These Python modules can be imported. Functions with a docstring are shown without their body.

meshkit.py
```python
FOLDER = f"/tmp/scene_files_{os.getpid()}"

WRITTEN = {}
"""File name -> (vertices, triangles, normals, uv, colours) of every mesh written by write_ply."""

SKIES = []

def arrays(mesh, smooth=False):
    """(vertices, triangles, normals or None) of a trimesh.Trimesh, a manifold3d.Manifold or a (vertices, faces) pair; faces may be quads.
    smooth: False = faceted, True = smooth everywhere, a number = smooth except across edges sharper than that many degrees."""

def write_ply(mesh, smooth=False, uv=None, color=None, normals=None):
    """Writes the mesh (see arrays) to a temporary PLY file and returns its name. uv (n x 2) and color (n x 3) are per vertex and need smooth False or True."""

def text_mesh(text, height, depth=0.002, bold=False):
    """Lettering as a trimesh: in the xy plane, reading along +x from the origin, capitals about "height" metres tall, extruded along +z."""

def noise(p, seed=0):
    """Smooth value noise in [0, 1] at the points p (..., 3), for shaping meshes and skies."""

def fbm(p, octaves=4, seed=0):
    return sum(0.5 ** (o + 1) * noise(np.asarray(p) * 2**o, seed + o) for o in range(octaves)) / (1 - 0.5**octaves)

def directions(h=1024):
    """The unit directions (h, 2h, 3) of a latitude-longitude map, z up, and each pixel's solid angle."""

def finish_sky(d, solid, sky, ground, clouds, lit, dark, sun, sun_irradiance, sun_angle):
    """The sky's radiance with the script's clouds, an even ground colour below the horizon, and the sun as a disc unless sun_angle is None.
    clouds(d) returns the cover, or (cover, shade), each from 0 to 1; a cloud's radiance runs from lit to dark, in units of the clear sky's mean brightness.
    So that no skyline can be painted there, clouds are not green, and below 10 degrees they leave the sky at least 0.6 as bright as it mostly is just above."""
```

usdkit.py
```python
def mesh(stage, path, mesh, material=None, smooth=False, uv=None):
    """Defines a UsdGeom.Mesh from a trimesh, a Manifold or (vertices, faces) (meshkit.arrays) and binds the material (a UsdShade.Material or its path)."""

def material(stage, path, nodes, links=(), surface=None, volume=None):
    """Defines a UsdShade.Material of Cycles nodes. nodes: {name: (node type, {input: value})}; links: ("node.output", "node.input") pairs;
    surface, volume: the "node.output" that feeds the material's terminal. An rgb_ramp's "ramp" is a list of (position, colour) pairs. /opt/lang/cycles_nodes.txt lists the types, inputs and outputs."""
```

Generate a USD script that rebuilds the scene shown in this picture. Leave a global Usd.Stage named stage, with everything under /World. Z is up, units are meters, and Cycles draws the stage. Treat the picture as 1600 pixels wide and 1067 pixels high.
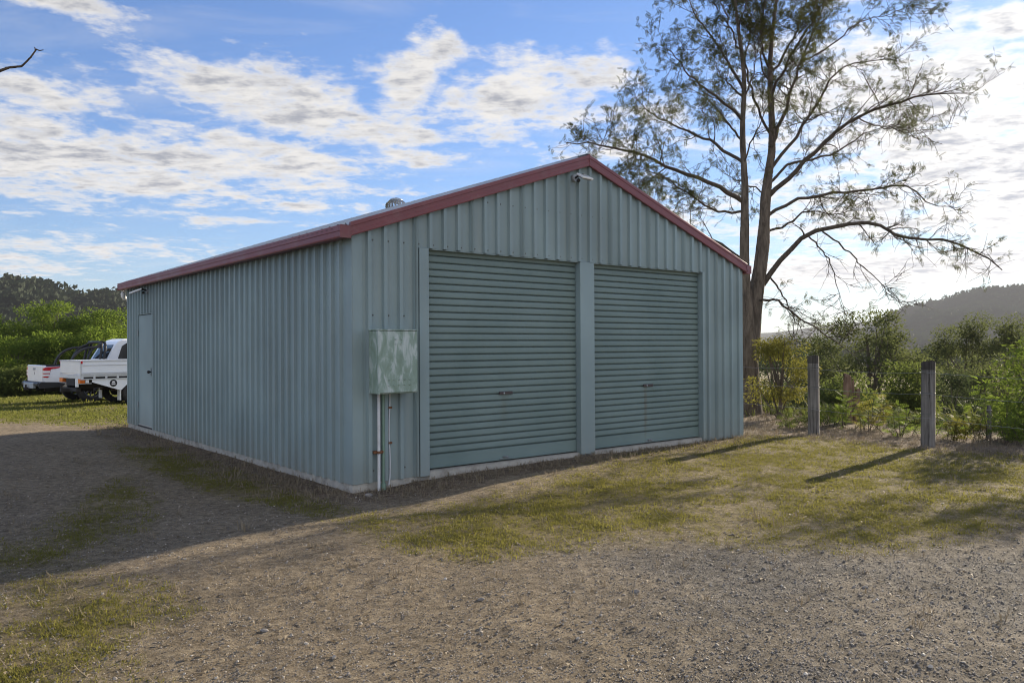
import math, random
import numpy as np
import trimesh
import manifold3d as m3
from shapely.geometry import Polygon
from pxr import Usd, UsdGeom, UsdLux, UsdShade, Gf, Sdf, Vt
import usdkit, meshkit

stage = Usd.Stage.CreateInMemory()
UsdGeom.SetStageUpAxis(stage, 'Z'); UsdGeom.SetStageMetersPerUnit(stage, 1.0)
UsdGeom.Xform.Define(stage, '/World'); UsdGeom.Scope.Define(stage, '/World/Looks')
RNG = np.random.default_rng(7)
V = lambda *a: np.array(a, float)

# ------------------------------------------------------------------ camera, sky, sun, exposure
F_PX, PITCH, ROLL, EYE = 1240.0, .0063, -.0058, 1.412
EXPOSURE = 1.10
SKY_STRENGTH = 0.075
SUN_INTENSITY = 1.25
SUN_EL, SUN_AZ = math.radians(16.0), math.radians(46.8)          # azimuth counted from +x
SUN = V(math.cos(SUN_AZ) * math.cos(SUN_EL), math.sin(SUN_AZ) * math.cos(SUN_EL), math.sin(SUN_EL))

_s, _c = math.sin(ROLL), math.cos(ROLL)
FWD = V(0, math.cos(PITCH), math.sin(PITCH)); _U0 = V(0, -math.sin(PITCH), math.cos(PITCH)); _R0 = V(1, 0, 0)
RIGHT, UP = _R0 * _c + _U0 * _s, _U0 * _c - _R0 * _s
ORG = V(0, 0, EYE)
def ray(x, y): return FWD + RIGHT * (x - 800) / F_PX - UP * (y - 533.5) / F_PX
def gp(x, y, z=-.08):
    d = ray(x, y); return ORG + d * (z - EYE) / d[2]
def at(x, y, Y):
    d = ray(x, y); return ORG + d * Y / d[1]

cam = UsdGeom.Camera.Define(stage, '/World/camera')
cam.CreateHorizontalApertureAttr(36.0); cam.CreateVerticalApertureAttr(36.0 * 682 / 1024)
cam.CreateFocalLengthAttr(36.0 * F_PX / 1600); cam.CreateClippingRangeAttr(Gf.Vec2f(.05, 20000)); cam.CreateExposureAttr(EXPOSURE)
B = -FWD
cam.AddTransformOp().Set(Gf.Matrix4d(*RIGHT, 0, *UP, 0, *B, 0, *ORG, 1))

# sky: physical sky plus clouds placed by azimuth / elevation
def azel(x, y):
    d = ray(x, y); return math.atan2(d[0], d[1]), math.atan2(d[2], math.hypot(d[0], d[1]))
CLOUDS = [  # centre in the photograph turned into a direction, half widths (radians), weight, tilt
    (360, 135, .135, .040, 1.0, .05), (470, 165, .085, .040, 1.0, -.15), (240, 130, .05, .02, .8, 0), (150, 250, .20, .044, .95, .12), (400, 255, .17, .040, .95, .06),
    (20, 235, .12, .055, 1.0, .1), (60, 147, .075, .018, 1.0, 0), (640, 135, .045, .055, .95, -.7), (690, 80, .035, .03, .85, 0), (800, 155, .12, .050, 1.0, -.12),
    (930, 115, .08, .03, .9, .1), (560, 205, .12, .028, .9, .05), (620, 245, .08, .020, .8, 0), (80, 0, .09, .014, .8, 0), (130, 385, .15, .014, .75, 0), (30, 412, .1, .016, .75, 0),
    (330, 342, .07, .008, .8, 0), (480, 325, .07, .010, .9, -.05), (250, 402, .10, .010, .5, 0), (1290, 150, .12, .09, .85, 0), (1430, 160, .14, .10, 1.0, 0),
    (1560, 240, .16, .12, 1.0, 0), (1580, 35, .045, .02, 1.0, .15), (1020, 175, .10, .03, .7, 0), (1350, 330, .16, .05, .9, 0), (1500, 285, .12, .014, 1.0, .03), (1430, 345, .14, .012, 1.0, 0), (1400, 420, .25, .022, 1.1, 0), (1560, 400, .12, .014, 1.0, 0), (1100, 330, .16, .05, .6, 0), (960, 235, .10, .02, .8, 0),
]
def sky_material():
    n, l = {}, []
    cnt = [0]
    def add(kind, inputs=None, **links):
        cnt[0] += 1; k = f'{kind}_{cnt[0]}'; n[k] = (kind, inputs or {})
        for a, b in links.items(): l.append((b, f'{k}.{a}'))
        return k
    def math_(t, a, b=None, c=None, clamp=False):
        inp = {'math_type': t}
        if clamp: inp['use_clamp'] = True
        lk = {}
        for nm, val in (('value1', a), ('value2', b), ('value3', c)):
            if val is None: continue
            if isinstance(val, str): lk[nm] = val
            else: inp[nm] = float(val)
        return add('math', inp, **lk) + '.value'
    tc = add('texture_coordinate') + '.generated'
    sx = add('separate_xyz', None, vector=tc)
    x, y, z = sx + '.x', sx + '.y', sx + '.z'
    az = math_('arctan2', x, y)
    hor = math_('sqrt', math_('add', math_('multiply', x, x), math_('multiply', y, y)))
    el = math_('arctan2', z, hor)
    # cloud-layer plane coordinates, for texture that shrinks towards the horizon
    zz = math_('add', math_('maximum', z, 0.0), .09)
    px, py = math_('divide', x, zz), math_('divide', y, zz)
    pv = add('combine_xyz', {'z': 0.0}, x=px, y=py) + '.vector'
    def blobs(de):
        best = None
        for (cx, cy, wa, we, wt, tilt) in CLOUDS:
            a0, e0 = azel(cx, cy)
            da = math_('subtract', az, a0); d_e = math_('subtract', el, e0 + de)
            if tilt: d_e = math_('multiply_add', da, -tilt * -1.0, d_e)
            da = math_('divide', da, wa); d_e = math_('divide', d_e, we)
            r2 = math_('add', math_('multiply', da, da), math_('multiply', d_e, d_e))
            f = math_('multiply', math_('exponent', math_('multiply', r2, -.75)), wt)
            best = f if best is None else math_('maximum', best, f)
        return best
    b = blobs(0)
    # everywhere else: a broken field of the same cloud
    front = math_('multiply', math_('add', y, .15), 3.0, clamp=True)
    far_n = add('noise_texture', {'scale': 1.1, 'detail': 3.0, 'roughness': .5}, vector=pv) + '.fac'
    far_b = math_('multiply', math_('subtract', far_n, .30), 4.0, clamp=True)
    b = math_('maximum', b, math_('multiply', far_b, math_('subtract', 1.0, front)))
    nz = add('noise_texture', {'scale': 4.4, 'detail': 10.0, 'roughness': .60, 'distortion': .25}, vector=pv) + '.fac'
    nz2 = add('noise_texture', {'scale': 15.0, 'detail': 7.0, 'roughness': .62}, vector=pv) + '.fac'
    nn = math_('add', math_('multiply', nz, .64), math_('multiply', nz2, .36))
    dens = math_('add', math_('multiply', b, .74), math_('multiply', math_('subtract', nn, .5), 2.15))
    cov = add('map_range', {'range_type': 'smoothstep', 'from_min': .24, 'from_max': .70, 'to_min': 0., 'to_max': 1., 'clamp': True}, value=dens) + '.result'
    # wisps of thin high cloud
    wp = add('mapping', {'scale': (1.0, 2.6, 1.0), 'rotation': (0, 0, .5)}, vector=pv) + '.vector'
    wn = add('noise_texture', {'scale': 1.6, 'detail': 7.0, 'roughness': .58, 'distortion': .6}, vector=wp) + '.fac'
    wis = add('map_range', {'range_type': 'smoothstep', 'from_min': .48, 'from_max': .85, 'to_min': 0., 'to_max': .34, 'clamp': True}, value=wn) + '.result'
    cov = math_('maximum', cov, wis)
    # grey body where the cloud is thick, bright rims
    sh_n = add('noise_texture', {'scale': 7.5, 'detail': 6.0, 'roughness': .6}, vector=add('mapping', {'location': (.35, .5, 3.0), 'scale': (1., 1.7, 1.)}, vector=pv) + '.vector') + '.fac'
    thick = add('map_range', {'range_type': 'smoothstep', 'from_min': .42, 'from_max': .92, 'to_min': 0., 'to_max': 1., 'clamp': True}, value=dens) + '.result'
    shn = add('map_range', {'range_type': 'smoothstep', 'from_min': .36, 'from_max': .62, 'to_min': .15, 'to_max': 1., 'clamp': True}, value=sh_n) + '.result'
    shade = math_('multiply', thick, shn)
    ccol = add('mix_color', {'a': CLOUD_LIT, 'b': CLOUD_DARK, 'use_clamp': False}, fac=shade) + '.result'
    # clouds near the sun glow
    dp = add('vector_math', {'math_type': 'dot_product', 'vector2': tuple(SUN)}, vector1=tc) + '.value'
    glow = math_('multiply', math_('power', math_('maximum', dp, 0.0), 10.0), .45)
    gl = math_('add', glow, 1.0)
    ccol = add('mix_color', {'blend_type': 'multiply', 'fac': 1.0, 'use_clamp': False}, a=ccol, b=add('combine_color', {'color_type': 'rgb'}, r=gl, g=gl, b=gl) + '.color') + '.result'
    sky = add('sky_texture', {'sky_type': 'single_scattering', 'sun_disc': False, 'sun_elevation': SUN_EL, 'sun_rotation': math.atan2(SUN[0], SUN[1]), 'altitude': 100.0,
                              'air_density': 1.0, 'aerosol_density': .35, 'ozone_density': 2.2}) + '.color'
    lum = add('rgb_to_bw', None, color=sky) + '.val'
    k_ = math_('divide', 1.0, math_('add', 1.0, math_('multiply', lum, SKY_SOFT)))
    sky = add('mix_color', {'blend_type': 'multiply', 'fac': 1.0, 'use_clamp': False}, a=sky, b=add('combine_color', {'color_type': 'rgb'}, r=k_, g=k_, b=k_) + '.color') + '.result'
    sky = add('mix_color', {'blend_type': 'multiply', 'fac': 1.0, 'use_clamp': False, 'b': SKY_TINT}, a=sky) + '.result'
    mixed = add('mix_color', {'use_clamp': False}, fac=cov, a=sky, b=ccol) + '.result'
    bg = add('background_shader', {'strength': SKY_STRENGTH}, color=mixed)
    return usdkit.material(stage, '/World/Looks/sky', n, l, surface=bg + '.background')
SKY_TINT, SKY_SOFT = (.68, .95, 1.36), .08
CLOUD_LIT, CLOUD_DARK = (5.5, 5.35, 5.15), (2.05, 2.2, 2.6)
dome = UsdLux.DomeLight.Define(stage, '/World/sky')
UsdShade.MaterialBindingAPI.Apply(dome.GetPrim()).Bind(sky_material())
dome.GetPrim().SetCustomDataByKey('kind', 'structure'); dome.GetPrim().SetCustomDataByKey('label', 'blue afternoon sky with scattered white and grey clouds'); dome.GetPrim().SetCustomDataByKey('category', 'sky')
sun = UsdLux.DistantLight.Define(stage, '/World/sun')
sun.CreateIntensityAttr(SUN_INTENSITY); sun.CreateAngleAttr(.5); sun.CreateNormalizeAttr(True); sun.CreateColorAttr(Gf.Vec3f(1.0, .86, .66))
sun.AddRotateZOp().Set(math.degrees(math.atan2(SUN[0], -SUN[1]))); sun.AddRotateXOp().Set(90 - math.degrees(SUN_EL))

# ------------------------------------------------------------------ helpers
_used = {}
def numbered(parent, name):
    k = (str(parent), name); i = _used.get(k, 0); _used[k] = i + 1
    return name if i == 0 else f'{name}_{i:03d}'
def path_of(parent): return '/World' if parent is None else str(parent.GetPath())
def obj(name, mesh, mat, parent=None, smooth=False, label=None):
    p = path_of(parent); p = p + '/' + numbered(p, name)
    m = usdkit.mesh(stage, p, mesh, M[mat], smooth=smooth).GetPrim()
    if label: m.SetCustomDataByKey('label', label)
    return m
def tag(o, label=None, cat=None, group=None, kind=None):
    for k, val in (('label', label), ('category', cat), ('group', group), ('kind', kind)):
        if val: o.SetCustomDataByKey(k, val)
    return o
def thing(name, label, cat, loc=(0, 0, 0), rz=0., group=None):
    x = UsdGeom.Xform.Define(stage, '/World/' + numbered('/World', name))
    x.AddTranslateOp().Set(Gf.Vec3d(*map(float, loc)))
    if rz: x.AddRotateZOp().Set(math.degrees(rz))
    return tag(x.GetPrim(), label, cat, group)
def sub(name, parent, loc=(0, 0, 0)):
    p = path_of(parent); x = UsdGeom.Xform.Define(stage, p + '/' + numbered(p, name))
    if any(loc): x.AddTranslateOp().Set(Gf.Vec3d(*map(float, loc)))
    return x.GetPrim()
def instancer(name, protos, idx, pos, quat, scale, label=None, kind='stuff', parent=None):
    p = path_of(parent); pth = p + '/' + numbered(p, name)
    pi = UsdGeom.PointInstancer.Define(stage, pth)
    UsdGeom.Scope.Define(stage, pth + '/kinds')
    tg = []
    for k, (nm, mesh, mat) in enumerate(protos):
        q = pth + '/kinds/' + numbered(pth, nm); usdkit.mesh(stage, q, mesh, M[mat]); tg.append(Sdf.Path(q))
    pi.CreatePrototypesRel().SetTargets(tg)
    pi.CreateProtoIndicesAttr(Vt.IntArray.FromNumpy(np.asarray(idx, np.int32)))
    pi.CreatePositionsAttr(Vt.Vec3fArray.FromNumpy(np.asarray(pos, np.float32)))
    q = np.asarray(quat, np.float64)       # w x y z
    pi.CreateOrientationsAttr(Vt.QuathArray([Gf.Quath(float(a), float(b), float(c), float(d)) for a, b, c, d in q]))
    s = np.asarray(scale, np.float32); s = np.repeat(s[:, None], 3, 1) if s.ndim == 1 else s
    pi.CreateScalesAttr(Vt.Vec3fArray.FromNumpy(s))
    return tag(pi.GetPrim(), label, None, None, kind)
def zquat(a, tilt=None, rng=None):
    a = np.asarray(a); q = np.stack([np.cos(a / 2), 0 * a, 0 * a, np.sin(a / 2)], 1)
    if tilt is not None:     # tilt about a random horizontal axis
        ph = rng.uniform(0, 2 * np.pi, len(a)); t = rng.normal(0, tilt, len(a)) / 2
        w1, x1, y1 = np.cos(t), np.sin(t) * np.cos(ph), np.sin(t) * np.sin(ph)
        w2, z2 = q[:, 0], q[:, 3]
        q = np.stack([w1 * w2, x1 * w2 + y1 * z2, y1 * w2 - x1 * z2, w1 * z2], 1)
    return q
def cat(ms):
    vs, fs, n = [], [], 0
    for m in ms:
        v, f, _ = meshkit.arrays(m); vs.append(v); fs.append(f + n); n += len(v)
    return trimesh.Trimesh(np.vstack(vs), np.vstack(fs), process=False)
def box(x0, x1, y0, y1, z0, z1):
    m = trimesh.creation.box([x1 - x0, y1 - y0, z1 - z0]); m.apply_translation([(x0 + x1) / 2, (y0 + y1) / 2, (z0 + z1) / 2]); return m
def rbox(x0, x1, y0, y1, z0, z1, r=.006):
    """Box with chamfered edges."""
    r = min(r, .45 * min(x1 - x0, y1 - y0, z1 - z0)); P = []
    for a in (x0, x1):
        for b in (y0, y1):
            for c in (z0, z1):
                sx, sy, sz = (1 if a == x0 else -1), (1 if b == y0 else -1), (1 if c == z0 else -1)
                P += [(a, b + sy * r, c + sz * r), (a + sx * r, b, c + sz * r), (a + sx * r, b + sy * r, c)]
    return trimesh.Trimesh(np.array(P)).convex_hull
def tube(pts, rad, n=8, cap=True):
    pts = np.asarray(pts, float); rad = np.broadcast_to(np.asarray(rad, float), len(pts))
    t = np.gradient(pts, axis=0); t /= np.maximum(np.linalg.norm(t, axis=1, keepdims=True), 1e-9)
    ref = V(0, 0, 1) if abs(t[:, 2]).mean() < .8 else V(1, 0, 0)
    a = np.cross(t, ref); a /= np.maximum(np.linalg.norm(a, axis=1, keepdims=True), 1e-9); b = np.cross(t, a)
    ph = np.arange(n) * 2 * np.pi / n
    v = pts[:, None] + rad[:, None, None] * (a[:, None] * np.cos(ph)[None, :, None] + b[:, None] * np.sin(ph)[None, :, None])
    k, i = np.meshgrid(np.arange(len(pts) - 1), np.arange(n), indexing='ij'); j = (i + 1) % n
    f = np.stack([k * n + i, k * n + j, (k + 1) * n + j, (k + 1) * n + i], -1).reshape(-1, 4)
    f = np.vstack([f[:, :3], f[:, [0, 2, 3]]]); v = v.reshape(-1, 3)
    if cap:
        c0, c1 = len(v), len(v) + 1; v = np.vstack([v, pts[:1], pts[-1:]]); i = np.arange(n); j = (i + 1) % n; e = (len(pts) - 1) * n
        f = np.vstack([f, np.stack([np.full(n, c0), j, i], 1), np.stack([np.full(n, c1), e + i, e + j], 1)])
    return trimesh.Trimesh(v, f, process=False)
def prism(poly, a0, a1, axis='y'):
    """Extrudes a polygon; axis y: polygon is (x,z); axis x: polygon is (y,z); axis z: (x,y)."""
    m = trimesh.creation.extrude_polygon(Polygon(poly), a1 - a0, engine='earcut'); v = m.vertices.copy()
    if axis == 'y': m.vertices = np.stack([v[:, 0], v[:, 2] + a0, v[:, 1]], 1)
    elif axis == 'x': m.vertices = np.stack([v[:, 2] + a0, v[:, 0], v[:, 1]], 1)
    else: m.vertices = v + [0, 0, a0]
    m.fix_normals(); return m
def man(m):
    m = m.copy(); m.merge_vertices(); m.fix_normals()
    return m3.Manifold(m3.Mesh(np.asarray(m.vertices, np.float32), np.asarray(m.faces, np.uint32)))
def lathe(prof, n=32, axis='y'):
    """prof: (radius, along) closed ring profile."""
    prof = np.asarray(prof, float); k = len(prof); ph = np.arange(n) * 2 * np.pi / n
    v = np.stack([prof[None, :, 0] * np.cos(ph)[:, None], np.broadcast_to(prof[None, :, 1], (n, k)), prof[None, :, 0] * np.sin(ph)[:, None]], -1).reshape(-1, 3)
    if axis == 'z': v = v[:, [0, 2, 1]]
    i, j = np.meshgrid(np.arange(n), np.arange(k), indexing='ij'); i2, j2 = (i + 1) % n, (j + 1) % k
    f = np.stack([i * k + j, i * k + j2, i2 * k + j2, i2 * k + j], -1).reshape(-1, 4)
    return trimesh.Trimesh(v, np.vstack([f[:, :3], f[:, [0, 2, 3]]]), process=False)
def sstep(a, b, x): t = np.clip((x - a) / (b - a), 0, 1); return t * t * (3 - 2 * t)
def fbm2(x, y, s, o=4, seed=0): return meshkit.fbm(np.stack([np.asarray(x) * s, np.asarray(y) * s, np.zeros_like(np.asarray(x, float))], -1), o, seed)

# ------------------------------------------------------------------ materials
M = {}
def mat(name, nodes, links, surface='p.BSDF', volume=None):
    M[name] = usdkit.material(stage, '/World/Looks/' + name, nodes, links, surface=surface, volume=volume)
def paint(name, col, rough=.45, var=.10, scale=3.0, metal=0., dirt=None, spec=.5, bump=0., bscale=40., coat=0.):
    c = np.array(col); lo, hi = tuple(c * (1 - var)), tuple(np.minimum(c * (1 + var), 1))
    n = {'tc': ('geometry', {}), 'n': ('noise_texture', {'scale': scale, 'detail': 5.0, 'roughness': .6}),
         'r': ('rgb_ramp', {'ramp': [(.3, lo), (.7, hi)]}), 'rr': ('map_range', {'from_min': .3, 'from_max': .7, 'to_min': rough * .85, 'to_max': min(rough * 1.2, 1)}),
         'p': ('principled_bsdf', {'metallic': metal, 'specular_ior_level': spec, 'coat_weight': coat})}
    l = [('tc.position', 'n.vector'), ('n.fac', 'r.fac'), ('n.fac', 'rr.value'), ('rr.result', 'p.roughness')]
    out = 'r.color'
    if dirt is not None:     # (colour, amount, noise scale)
        n['dn'] = ('noise_texture', {'scale': dirt[2], 'detail': 8.0, 'roughness': .68}); l.append(('tc.position', 'dn.vector'))
        n['dm'] = ('map_range', {'from_min': .52, 'from_max': .78, 'to_min': 0., 'to_max': dirt[1], 'clamp': True}); l.append(('dn.fac', 'dm.value'))
        n['dx'] = ('mix_color', {'b': dirt[0]}); l += [('dm.result', 'dx.fac'), ('r.color', 'dx.a')]; out = 'dx.result'
    l.append((out, 'p.base_color'))
    if bump:
        n['bn'] = ('noise_texture', {'scale': bscale, 'detail': 4.0}); n['b'] = ('bump', {'strength': bump, 'distance': .01})
        l += [('tc.position', 'bn.vector'), ('bn.fac', 'b.height'), ('b.normal', 'p.normal')]
    mat(name, n, l)
def leaf(name, cols, trans=.35, rough=.65):
    """Leaf: colour differs from leaf to leaf; part of the light passes through."""
    n = {'g': ('geometry', {}), 'r': ('rgb_ramp', {'ramp': list(zip(np.linspace(0, 1, len(cols)), cols))}), 'p': ('principled_bsdf', {'roughness': rough, 'specular_ior_level': .15}),
         't': ('translucent_bsdf', {}), 'h': ('hsv', {'value': 1.35, 'saturation': 1.0}), 'x': ('mix_closure', {'fac': trans})}
    mat(name, n, [('g.random_per_island', 'r.fac'), ('r.color', 'p.base_color'), ('r.color', 'h.color'), ('h.color', 't.color'), ('p.BSDF', 'x.closure1'), ('t.BSDF', 'x.closure2')], surface='x.closure')

GREEN = (.212, .28, .29)
# painted steel sheet: dust washed down in vertical streaks, splash dirt near the bottom
def sheet_paint(name, col, streak=.22, splash=True):
    n = {'g': ('geometry', {}), 'tc': ('texture_coordinate', {}), 'mp': ('mapping', {'scale': (9., 9., .35)}), 'n': ('noise_texture', {'scale': 1.6, 'detail': 6.0, 'roughness': .65}),
         'lo': ('noise_texture', {'scale': .9, 'detail': 3.0}), 'r': ('rgb_ramp', {'ramp': [(.32, tuple(np.array(col) * .86)), (.68, tuple(np.array(col) * 1.12))]}),
         'm1': ('map_range', {'from_min': .48, 'from_max': .78, 'to_min': 0., 'to_max': streak, 'clamp': True}), 'd1': ('mix_color', {'b': (.30, .29, .25)}),
         's': ('separate_xyz', {}), 'sn': ('noise_texture', {'scale': 22., 'detail': 7.0, 'roughness': .7}), 'sz': ('map_range', {'from_min': .0, 'from_max': .55, 'to_min': .75, 'to_max': 0., 'clamp': True}),
         'sq': ('math', {'math_type': 'power', 'value2': 2.0}), 'sm': ('math', {'math_type': 'multiply'}), 'd2': ('mix_color', {'b': (.21, .17, .125)}),
         'fl': ('noise_texture', {'scale': 60., 'detail': 2.0}), 'fm': ('map_range', {'from_min': .74, 'from_max': .80, 'to_min': 0., 'to_max': .5, 'clamp': True}), 'd3': ('mix_color', {'b': (.10, .10, .085)}),
         'bn': ('noise_texture', {'scale': 1.7, 'detail': 1.0}), 'b': ('bump', {'strength': .35, 'distance': .02}),
         'p': ('principled_bsdf', {'roughness': .47, 'specular_ior_level': .42})}
    l = [('g.position', 'mp.vector'), ('mp.vector', 'n.vector'), ('g.position', 'lo.vector'), ('lo.fac', 'r.fac'), ('n.fac', 'm1.value'), ('m1.result', 'd1.fac'), ('r.color', 'd1.a'),
         ('g.position', 's.vector'), ('g.position', 'sn.vector'), ('s.z', 'sz.value'), ('sz.result', 'sq.value1'), ('sq.value', 'sm.value1'), ('sn.fac', 'sm.value2'), ('sm.value', 'd2.fac'), ('d1.result', 'd2.a'),
         ('g.position', 'fl.vector'), ('fl.fac', 'fm.value'), ('fm.result', 'd3.fac'), ('d2.result', 'd3.a'), ('d3.result', 'p.base_color'), ('g.position', 'bn.vector'), ('bn.fac', 'b.height'), ('b.normal', 'p.normal')]
    mat(name, n, l)
sheet_paint('wall_green', GREEN)
sheet_paint('trim_green', tuple(np.array(GREEN) * 1.0), .15)
def stained_door():
    """Door paint with the dribble of rust and grease below each lock."""
    n = {'g': ('geometry', {}), 'sub': ('vector_math', {'math_type': 'subtract', 'vector2': (-1.6481, 8.1846, 0)}), 'du': ('vector_math', {'math_type': 'dot_product', 'vector2': (math.cos(.6814), math.sin(.6814), 0)}), 's': ('separate_xyz', {}),
         'n': ('noise_texture', {'scale': 14., 'detail': 5.0}), 'n2': ('noise_texture', {'scale': 1.3, 'detail': 4.0}), 'r': ('rgb_ramp', {'ramp': [(.3, (.12, .172, .165)), (.7, (.155, .212, .205))]}), 'p': ('principled_bsdf', {'roughness': .48, 'specular_ior_level': .4})}
    l = [('g.position', 'sub.vector1'), ('sub.vector', 'du.vector1'), ('g.position', 's.vector'), ('g.position', 'n.vector'), ('g.position', 'n2.vector'), ('n2.fac', 'r.fac')]; out = 'r.color'
    for q, (u0, hw, top, bot, amt, col) in enumerate(((4.57, .04, .88, .10, .85, (.13, .115, .085)), (2.04, .07, .86, .40, .55, (.12, .13, .10)), (4.55, .022, .8, .0, .6, (.10, .075, .05)))):
        n[f'd{q}'] = ('math', {'math_type': 'subtract', 'value2': u0}); n[f'a{q}'] = ('math', {'math_type': 'absolute'}); n[f'm{q}'] = ('map_range', {'from_min': hw, 'from_max': hw * .3, 'to_min': 0., 'to_max': amt, 'clamp': True})
        n[f't{q}'] = ('map_range', {'from_min': top + .02, 'from_max': top - .02, 'to_min': 0., 'to_max': 1., 'clamp': True}); n[f'b{q}'] = ('map_range', {'from_min': bot, 'from_max': bot + .3, 'to_min': 0., 'to_max': 1., 'clamp': True})
        n[f'x{q}'] = ('math', {'math_type': 'multiply'}); n[f'y{q}'] = ('math', {'math_type': 'multiply'}); n[f'z{q}'] = ('math', {'math_type': 'multiply'}); n[f'c{q}'] = ('mix_color', {'b': col})
        l += [('du.value', f'd{q}.value1'), (f'd{q}.value', f'a{q}.value1'), (f'a{q}.value', f'm{q}.value'), ('s.z', f't{q}.value'), ('s.z', f'b{q}.value'), (f'm{q}.result', f'x{q}.value1'), (f't{q}.result', f'x{q}.value2'), (f'x{q}.value', f'y{q}.value1'), (f'b{q}.result', f'y{q}.value2'), (f'y{q}.value', f'z{q}.value1'), ('n.fac', f'z{q}.value2'), (f'z{q}.value', f'c{q}.fac'), (out, f'c{q}.a')]; out = f'c{q}.result'
        n[f'z{q}'] = ('math', {'math_type': 'multiply_add', 'value3': 0.0})
    l.append((out, 'p.base_color')); mat('door_green', n, l)
stained_door()
paint('trim_red', (.155, .043, .049), .42, .12, 2.5, dirt=((.26, .20, .18), .35, 3.0))
paint('slot_black', (.02, .018, .018), .7)
paint('galvanised', (.36, .39, .42), .48, .15, 9.0, metal=.6)
paint('screw_grey', (.10, .11, .105), .6)
paint('galv_dark', (.30, .31, .32), .40, .2, 9.0, metal=.8)
paint('concrete', (.37, .35, .31), .9, .22, 7.0, dirt=((.11, .09, .065), 1.0, 3.0), bump=.6, bscale=60.)
paint('black_plastic', (.018, .018, .02), .45)
paint('white_plastic', (.72, .72, .70), .4, .05, 6.0)
paint('white_pipe', (.56, .575, .59), .38, .06, 6.0, dirt=((.32, .28, .22), .5, 9.0))
paint('grey_plastic', (.30, .31, .32), .5)
paint('lamp_lens', (.75, .77, .78), .15, .05)
paint('green_pipe', (.17, .26, .20), .5, .15, 12.0, dirt=((.30, .32, .27), .5, 14.0))
paint('rust', (.15, .065, .03), .85, .35, 60.0)
paint('lock_steel', (.045, .03, .03), .45, .3, 60.)
paint('car_white', (.78, .79, .80), .22, .02, 1.0, coat=.5)
paint('tray_alloy', (.60, .61, .62), .36, .06, 4.0, metal=.25)
paint('car_glass', (.012, .014, .017), .06, .02, spec=.6)
paint('tyre', (.022, .021, .020), .85, .2, 20., dirt=((.12, .10, .075), .35, 6.0))
paint('dark_alloy', (.10, .10, .105), .35, .1, metal=.7)
paint('bright_alloy', (.55, .52, .46), .3, .1, metal=.8)
paint('underbody', (.022, .019, .017), .8, .3, 10.)
paint('rusty_axle', (.07, .045, .03), .8, .3, 10.)
paint('lamp_red', (.42, .012, .015), .2, .05, coat=.5)
paint('lamp_orange', (.55, .13, .02), .2, .05, coat=.5)
paint('lamp_white', (.75, .73, .72), .2, .05, coat=.5)
paint('stone', (.20, .185, .17), .9, .35, 30.0)
# weathered meter box: chalky streaks on faded green
mat('box_green', {'g': ('geometry', {}), 'mp': ('mapping', {'scale': (9., 9., 3.2), 'rotation': (.0, .5, .3)}), 'n': ('noise_texture', {'scale': 1.4, 'detail': 6.0, 'roughness': .62, 'distortion': .7}),
                  'r': ('rgb_ramp', {'ramp': [(.36, (.17, .235, .185)), (.50, (.22, .295, .25)), (.60, (.37, .43, .41)), (.75, (.46, .51, .50))]}), 'p': ('principled_bsdf', {'roughness': .55})},
    [('g.position', 'mp.vector'), ('mp.vector', 'n.vector'), ('n.fac', 'r.fac'), ('r.color', 'p.base_color')])
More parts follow.
